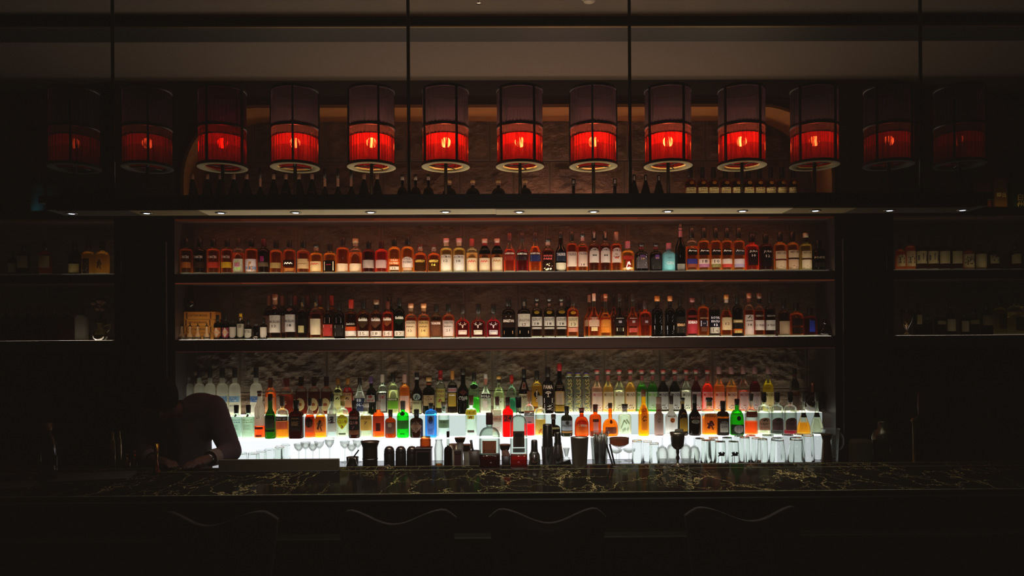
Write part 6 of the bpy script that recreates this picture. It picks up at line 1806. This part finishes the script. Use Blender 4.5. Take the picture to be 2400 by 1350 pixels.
# boxed bottles on the right ledge
TZ = ZT + .0008
for px, y0_, w, col, txt, tc, lk in ((2192, 394, 15, '#5a504c', '', '', 'narrow pale box'), (2213, 394, 22, '#6a5a54', '', '', 'wide pale box'), (2293, 428, 42, '#5a2a14', '', '', 'reddish gift box behind the gantry end'),
                                     (2337, 420, 30, '#6a4a1c', '樽出', '#c8b88a', 'amber gift box with a pale character panel'), (2382, 428, 30, '#1a2c20', '白|州', '#b0a45a', 'dark green box with gold characters')):
    q = P(px, 440, 5.08)
    o = tag(bpy.data.objects.new('bottle_box', None), None, 'box')
    COL.objects.link(o)
    o.location = (q.x, 5.08, TZ)
    PENDING.append((o, lk, 'on the far right ledge', q.x, 'bbx', 'boxed bottles'))
    h = zat(y0_, 5.08, px) - TZ
    w2_ = w / 2 * S(5.08)
    MB().box(-w2_, w2_, -.04, .04, 0, h * .9, bev=.002).obj('carton', trans(col, .3), o)
    MB().box(-w2_ - .001, w2_ + .001, -.041, .041, h * .9, h, bev=.002).obj('lid', trans(col, .3), o)
    if txt:
        ls = txt.split('|')
        t_ = MB()
        for i, ln in enumerate(ls):
            flat_text(t_, ln, 0, h * (.42 - .28 * i) if len(ls) > 1 else h * .45, w2_ * 1.5, h * .26, -.0412, stretch=False)
        t_.obj('lettering', pm('gold_ink', tc, .5), o)
# ------------------------------------------------------------------ the bartender
def ell(mb, c, r, mat3=None, seg=20, rings=12, mi=0):
    vs, fs = [], []
    for j in range(rings + 1):
        t = pi * j / rings
        for i in range(seg):
            a = 2 * pi * i / seg
            v = Vector((r[0] * sin(t) * cos(a), r[1] * sin(t) * sin(a), r[2] * cos(t)))
            if mat3:
                v = mat3 @ v
            vs.append(Vector(c) + v)
    for j in range(rings):
        for i in range(seg):
            k = (i + 1) % seg
            fs.append((j * seg + i, (j + 1) * seg + i, (j + 1) * seg + k, j * seg + k))
    mb.add(vs, fs, mi)


def limb(mb, pts, rad, seg=12):
    for (a, b, ra, rb) in zip(pts, pts[1:], rad, rad[1:]):
        a, b = Vector(a), Vector(b)
        mb.tube([a, a.lerp(b, .5), b], ra, seg, taper=[ra, (ra + rb) / 2, rb])
    for p, r in zip(pts, rad):
        ell(mb, p, (r, r, r), None, 12, 8)


def remeshed(name, mb, voxel, smooth, mat, parent=None):
    o = mb.obj('tmp_solid', mat)
    md = o.modifiers.new('r', 'REMESH')
    md.mode = 'VOXEL'
    md.voxel_size = voxel
    sm = o.modifiers.new('s', 'SMOOTH')
    sm.factor = .5
    sm.iterations = smooth
    dg = bpy.context.evaluated_depsgraph_get()
    me = bpy.data.meshes.new_from_object(o.evaluated_get(dg))
    me.name = name
    old = o.data
    bpy.data.objects.remove(o)
    bpy.data.meshes.remove(old)
    me.materials.clear()
    me.materials.append(mat)
    me.polygons.foreach_set('use_smooth', [True] * len(me.polygons))
    n = bpy.data.objects.new(name, me)
    COL.objects.link(n)
    n.parent = parent
    return n


def J(px, py, Y):
    return P(px, py, Y)


SKIN = pm('skin', '#5a3628', .6)
SHIRT = pm('grey_violet_shirt', '#54434e', .85)
pel = J(436, 1175, 4.49)
chest = J(432, 1015, 4.50)
neck0, neck1 = J(428, 968, 4.44), J(402, 962, 4.37)
hc = J(380, 938, 4.33)
shR, elR, wrR, haR = J(498, 958, 4.50), J(542, 1058, 4.44), J(490, 1076, 4.24), J(458, 1086, 4.13)
shL, elL, wrL, haL = J(362, 985, 4.47), J(334, 1056, 4.40), J(360, 1080, 4.23), J(392, 1086, 4.14)
hipR, hipL = pel + Vector((.09, 0, -.04)), pel + Vector((-.09, 0, -.04))
kneR, kneL = Vector((hipR.x + .02, 4.44, .50)), Vector((hipL.x - .02, 4.44, .50))
ankR, ankL = Vector((hipR.x + .03, 4.50, .09)), Vector((hipL.x - .03, 4.50, .09))
for h_ in (haR, haL):
    h_.z = ZC1 + .0275
for w_ in (wrR, wrL):
    w_.z = max(w_.z, ZC1 + .035)
zax = Vector((.12, -.62, -.62)).normalized()            # where the face points
fx = zax.cross(Vector((0, 0, 1))).normalized()
HM = Matrix((-fx, -zax, (-fx).cross(-zax))).transposed()
if HM.determinant() < 0:
    HM = Matrix((fx, -zax, fx.cross(-zax))).transposed()
lm3 = lambda v: hc + HM @ Vector(v)
body = MB()
ell(body, lm3((0, .005, .02)), (.073, .092, .10), HM)
ell(body, lm3((0, -.03, -.055)), (.052, .062, .066), HM)
ell(body, lm3((0, -.092, -.012)), (.012, .022, .026), HM)
ell(body, lm3((0, -.09, -.066)), (.024, .012, .010), HM)
ell(body, lm3((0, -.075, .022)), (.05, .018, .012), HM)
for s_ in (-1, 1):
    ell(body, lm3((s_ * .075, .012, -.008)), (.010, .02, .032), HM)
limb(body, [neck1, neck0, chest], [.052, .058, .11])
limb(body, [chest, pel], [.125, .135])
limb(body, [neck0, shR, elR, wrR], [.06, .062, .043, .028])
limb(body, [neck0, shL, elL, wrL], [.06, .062, .043, .028])
limb(body, [pel, hipR, kneR, ankR], [.12, .09, .058, .04])
limb(body, [pel, hipL, kneL, ankL], [.12, .09, .058, .04])
for a in (ankR, ankL):
    limb(body, [a, Vector((a.x, a.y - .06, .045)), Vector((a.x, a.y - .15, .035))], [.042, .04, .033])
for w_, h_, s_ in ((wrR, haR, -1), (wrL, haL, 1)):
    d = (h_ - w_).normalized()
    side = d.cross(Vector((0, 0, 1))).normalized()
    up_ = side.cross(d).normalized()
    limb(body, [w_, w_.lerp(h_, .6), h_], [.027, .030, .026])
    ell(body, w_.lerp(h_, .75), (.034, .034, .016), Matrix((side, d, up_)).transposed())
    for k, ln in enumerate((.062, .072, .068, .054)):
        b0 = h_ + side * (.027 - .018 * k) + d * .004
        p1 = b0 + d * ln * .5 + Vector((0, 0, .006))
        p2 = b0 + d * ln * .85 - Vector((0, 0, .002))
        p3 = b0 + d * ln - Vector((0, 0, .008))
        for p in (p1, p2, p3):
            p.z = max(p.z, ZC1 + .0095)
        limb(body, [b0, p1, p2, p3], [.0095, .009, .008, .007], 8)
    t0 = w_.lerp(h_, .55) + side * (.028 * s_ * -1)
    t1 = t0 + d * .03 + side * (.02 * s_ * -1)
    t2 = t1 + d * .026 + side * (.004 * s_ * -1)
    for p in (t1, t2):
        p.z = max(p.z, ZC1 + .011)
    limb(body, [t0, t1, t2], [.012, .010, .008], 8)
person = remeshed('person', body, .006, 3, SKIN)
tag(person, 'person in a shirt and dark tie bowed over the bar end, writing', 'person')
# eyes
for s_ in (-1, 1):
    e = MB()
    ell(e, lm3((s_ * .03, -.078, .002)), (.011, .011, .009), HM)
    e.obj('eye', pm('eye_dark', '#1c1410', .2), person, True)
# hair: cap over crown, sides and nape
hm = MB()
vs, fs = [], []
SEG, RG = 64, 24
for j in range(RG + 1):
    t = .72 * pi * j / RG
    for i in range(SEG):
        a = 2 * pi * i / SEG
        front = max(0, -sin(a))
        tt = t * (1 - .36 * front)
        w = 1.03 + .045 * noise.noise(Vector((cos(a) * 5, sin(a) * 5, t * 4))) + .02 * sin(23 * a + 6 * sin(4 * t))
        v = Vector((.083 * w * sin(tt) * cos(a), .008 + .104 * w * sin(tt) * sin(a), .022 + .115 * w * cos(tt)))
        vs.append(lm3(v))
for j in range(RG):
    for i in range(SEG):
        k = (i + 1) % SEG
        fs.append((j * SEG + i, (j + 1) * SEG + i, (j + 1) * SEG + k, j * SEG + k))
hm.add(vs, fs)
ho = hm.obj('hair', pm('black_hair', '#080606', .9, 0., .1), person, True)
sd = ho.modifiers.new('thick', 'SOLIDIFY')
sd.thickness = .006
# shirt
sh = MB()
limb(sh, [chest + Vector((0, -.0, .02)), pel + Vector((0, 0, .03))], [.148, .15], 18)
ell(sh, chest + Vector((.02, 0, .04)), (.185, .12, .13))
limb(sh, [neck0, shR, elR, wrR.lerp(elR, .18)], [.075, .083, .060, .042], 14)
limb(sh, [neck0, shL, elL, wrL.lerp(elL, .18)], [.075, .083, .060, .042], 14)
ell(sh, shR + Vector((-.07, 0, .035)), (.10, .09, .06))
shirt = remeshed('shirt', sh, .009, 6, SHIRT, person)
# collar, cuffs, tie, pocket, trousers, shoes
cm = MB()
ax = (neck1 - neck0).normalized()
sx = ax.orthogonal().normalized()
sy = ax.cross(sx)
ring = lambda c, r: [c + (sx * cos(2 * pi * k / 20) + sy * sin(2 * pi * k / 20)) * r for k in range(20)]
rings = [ring(neck0 + ax * .012, .076), ring(neck0 + ax * .045, .066), ring(neck0 + ax * .045, .061), ring(neck0 + ax * .012, .066)]
vs = [v for r in rings for v in r]
fs = [(j * 20 + i, j * 20 + (i + 1) % 20, (j + 1) * 20 + (i + 1) % 20, (j + 1) * 20 + i) for j in range(3) for i in range(20)]
cm.add(vs, fs).obj('collar', SHIRT, person, True)
for e_, w_ in ((elR, wrR), (elL, wrL)):
    d = (w_ - e_).normalized()
    MB().tube([w_.lerp(e_, .30), w_.lerp(e_, .04)], .046, 16, cap=False, taper=[.048, .044]).obj('cuff', pm('pale_cuff', '#8a7a70', .8), person, True)
tk = neck0 + Vector((-.015, -.085, .0))
tv = MB()
pth = [tk, J(412, 1000, 4.335), J(408, 1040, 4.325), J(405, 1082, 4.33)]
wd = [.016, .022, .032, .036]
vs = []
for p, w in zip(pth, wd):
    vs += [p + Vector((-w, 0, 0)), p + Vector((0, -.006, 0)), p + Vector((w, 0, 0)), p + Vector((0, .004, 0))]
fs = []
for j in range(3):
    for i in range(4):
        k = (i + 1) % 4
        fs.append((j * 4 + i, j * 4 + k, j * 4 + 4 + k, j * 4 + 4 + i))
tv.add(vs, fs + [(3, 2, 1, 0), (12, 13, 14, 15)]).obj('necktie', pm('black_tie', '#0c0a0b', .6), person)
ell_ = MB()
ell(ell_, tk, (.02, .014, .018))
ell_.obj('tie_knot', pm('black_tie', '#0c0a0b', .6), person, True)
wm = MB()
wd_ = (wrR - elR).normalized()
wm.tube([wrR.lerp(elR, .0) - wd_ * .004, wrR.lerp(elR, .0) + wd_ * .012], .031, 16)
wm.obj('watch', M_CHROME, person, True)
tr_ = MB()
limb(tr_, [pel, hipR, kneR, ankR], [.145, .115, .078, .062], 14)
limb(tr_, [pel, hipL, kneL, ankL], [.145, .115, .078, .062], 14)
remeshed('trousers', tr_, .012, 4, pm('black_trousers', '#0e0c0d', .8), person)
for a in (ankR, ankL):
    sm_ = MB()
    limb(sm_, [Vector((a.x, a.y + .01, .058)), Vector((a.x, a.y - .06, .05)), Vector((a.x, a.y - .16, .042))], [.05, .048, .04])
    for v in range(len(sm_.v)):
        x, y, z = sm_.v[v]
        sm_.v[v] = (x, y, max(.001, z))
    sm_.obj('shoe', pm('black_shoe', '#0a0909', .3), person, True)

# ------------------------------------------------------------------ bar stools in the foreground
def stool(px, pytop, wpx, look, first=None):
    Y = 3.02
    q = P(px, 1200, Y)
    if first is not None:
        o = dup(first)
        o.location = (q.x, Y, 0)
        o['label'] = look
        return o
    o = empty('bar_stool', (q.x, Y, 0), look, 'bar stool', 'bar stools along the counter')
    top = P(px, pytop, Y).z
    hw = wpx / 2 * S(Y)
    fab = pm('black_leather', '#120e0c', .6)
    n = 24
    vs, fs = [], []
    rows = 6
    for side in (0, 1):
        for j in range(rows + 1):
            for i in range(n + 1):
                u = -1 + 2 * i / n
                wave = -.02 * cos(u * pi * 1.35) - .2 * max(0, abs(u) - .8) ** 1.2
                zt_ = top - .02 + wave
                z = .80 + (zt_ - .80) * j / rows
                wfac = (.82 + .18 * (j / rows)) * hw
                y = -.16 - .10 * (1 - u * u) + (.03 if side else 0)
                vs.append((u * wfac, y, z))
    m1 = (rows + 1) * (n + 1)
    for j in range(rows):
        for i in range(n):
            a = j * (n + 1) + i
            fs.append((a, a + 1, a + n + 2, a + n + 1))
            b = m1 + a
            fs.append((b, b + n + 1, b + n + 2, b + 1))
    for i in range(n):
        a = rows * (n + 1) + i
        fs.append((a, a + 1, m1 + a + 1, m1 + a))
        fs.append((i + 1, i, m1 + i, m1 + i + 1))
    for j in range(rows):
        a = j * (n + 1)
        fs.append((a, a + n + 1, m1 + a + n + 1, m1 + a))
        a = j * (n + 1) + n
        fs.append((a + n + 1, a, m1 + a, m1 + a + n + 1))
    bk = mk('backrest', vs, fs, fab, o)
    MB().box(-hw * .85, hw * .85, -.20, .20, .70, .78, bev=.03).obj('seat', fab, o)
    for sx in (-1, 1):
        for sy in (-1, 1):
            MB().tube([(sx * hw * .8, sy * .18, 0), (sx * hw * .68, sy * .16, .71)], .016, 10, taper=[.012, .018]).obj('leg', M_BLACK, o, True)
    MB().tube([(-hw * .74, .17, .28), (hw * .74, .17, .28)], .009, 8).obj('footrest', M_DKSTEEL, o, True)
    for sx in (-1, 1):
        MB().tube([(sx * hw * .72, -.16, .72), (sx * hw * .74, -.19, .86)], .012, 8).obj('back_support', M_BLACK, o, True)
    return o


s_ = stool(1278, 1168, 262, 'black bar stool in front of the bar, just right of the image middle')
stool(944, 1168, 262, 'black bar stool in front of the bar, left of the middle one', s_)
stool(545, 1168, 262, 'black bar stool in front of the bar near the bartender', s_)
stool(1715, 1168, 262, 'black bar stool in front of the bar toward the right pillar', s_)

finish_labels()

# ------------------------------------------------------------------ light in the room, tone
w = bpy.data.worlds.new('dim_room')
sc.world = w
w.use_nodes = True
w.node_tree.nodes['Background'].inputs[0].default_value = (.02, .014, .012, 1)
w.node_tree.nodes['Background'].inputs[1].default_value = .25


def area(nm, loc, rot, sx, sy, e, col):
    d = bpy.data.lights.new(nm, 'AREA')
    d.shape = 'RECTANGLE'
    d.size, d.size_y, d.energy, d.color = sx, sy, e, col
    o = bpy.data.objects.new(nm, d)
    COL.objects.link(o)
    o.location = loc
    o.rotation_euler = rot
    return o


# added unseen fill washing up the recessed ceiling between beam and wall
area('ceiling_fill', (.1, 4.86, 2.95), (pi, 0, 0), 3.0, .12, .8, (1., .72, .5))

# added unseen fill in the aisle, shining up at the soffit
area('soffit_fill', (.15, 4.50, .98), (pi - .2, 0, 0), 2.2, .05, 9., (1., .80, .52)).data.spread = 1.9
d = bpy.data.lights.new('room_fill_spot', 'SPOT')  # added front fill from the camera side
d.energy, d.spot_size, d.spot_blend, d.shadow_soft_size, d.color = 21., 1.05, 1., .25, (1., .78, .74)
o = bpy.data.objects.new('room_fill_spot', d)
COL.objects.link(o)
o.location = (0.05, .2, 2.9)
o.rotation_euler = (Vector((0.1, 5, 2.0)) - o.location).to_track_quat('-Z', 'Y').to_euler()

# hidden warm-red strips under the header and the upper shelf, aimed at the stone
for nm_, z_, e_ in (('header_strip', P(1200, 511, YF).z - .012, 3.6), ('shelf_strip', ZU - TH - .012, 1.0)):
    for xc_, sx_, k_ in ((-1.45, 1.2, .22), (0., 1.7, .52), (1.4, 1.1, .2)):
        l_ = area(nm_, (xc_, YF + .03, z_), (0, 0, 0), sx_, .012, e_ * k_, (1., .22, .09))
        l_.rotation_euler = Vector((0, .55, -.83)).to_track_quat('-Z', 'Y').to_euler()

sc.view_settings.view_transform = 'Standard'
sc.view_settings.look = 'None'
sc.view_settings.exposure = 0
sc.view_settings.gamma = 1
sc.view_settings.use_curve_mapping = True
cm_ = sc.view_settings.curve_mapping
cm_.black_level = (-.0062, -.0046, -.0034)
cm_.update()
cy = sc.cycles
cy.max_bounces = 12
cy.transparent_max_bounces = 40
cy.diffuse_bounces = 3
cy.glossy_bounces = 4
cy.transmission_bounces = 10
cy.caustics_reflective = False
cy.caustics_refractive = False
cy.sample_clamp_indirect = 3.
cy.use_denoising = True
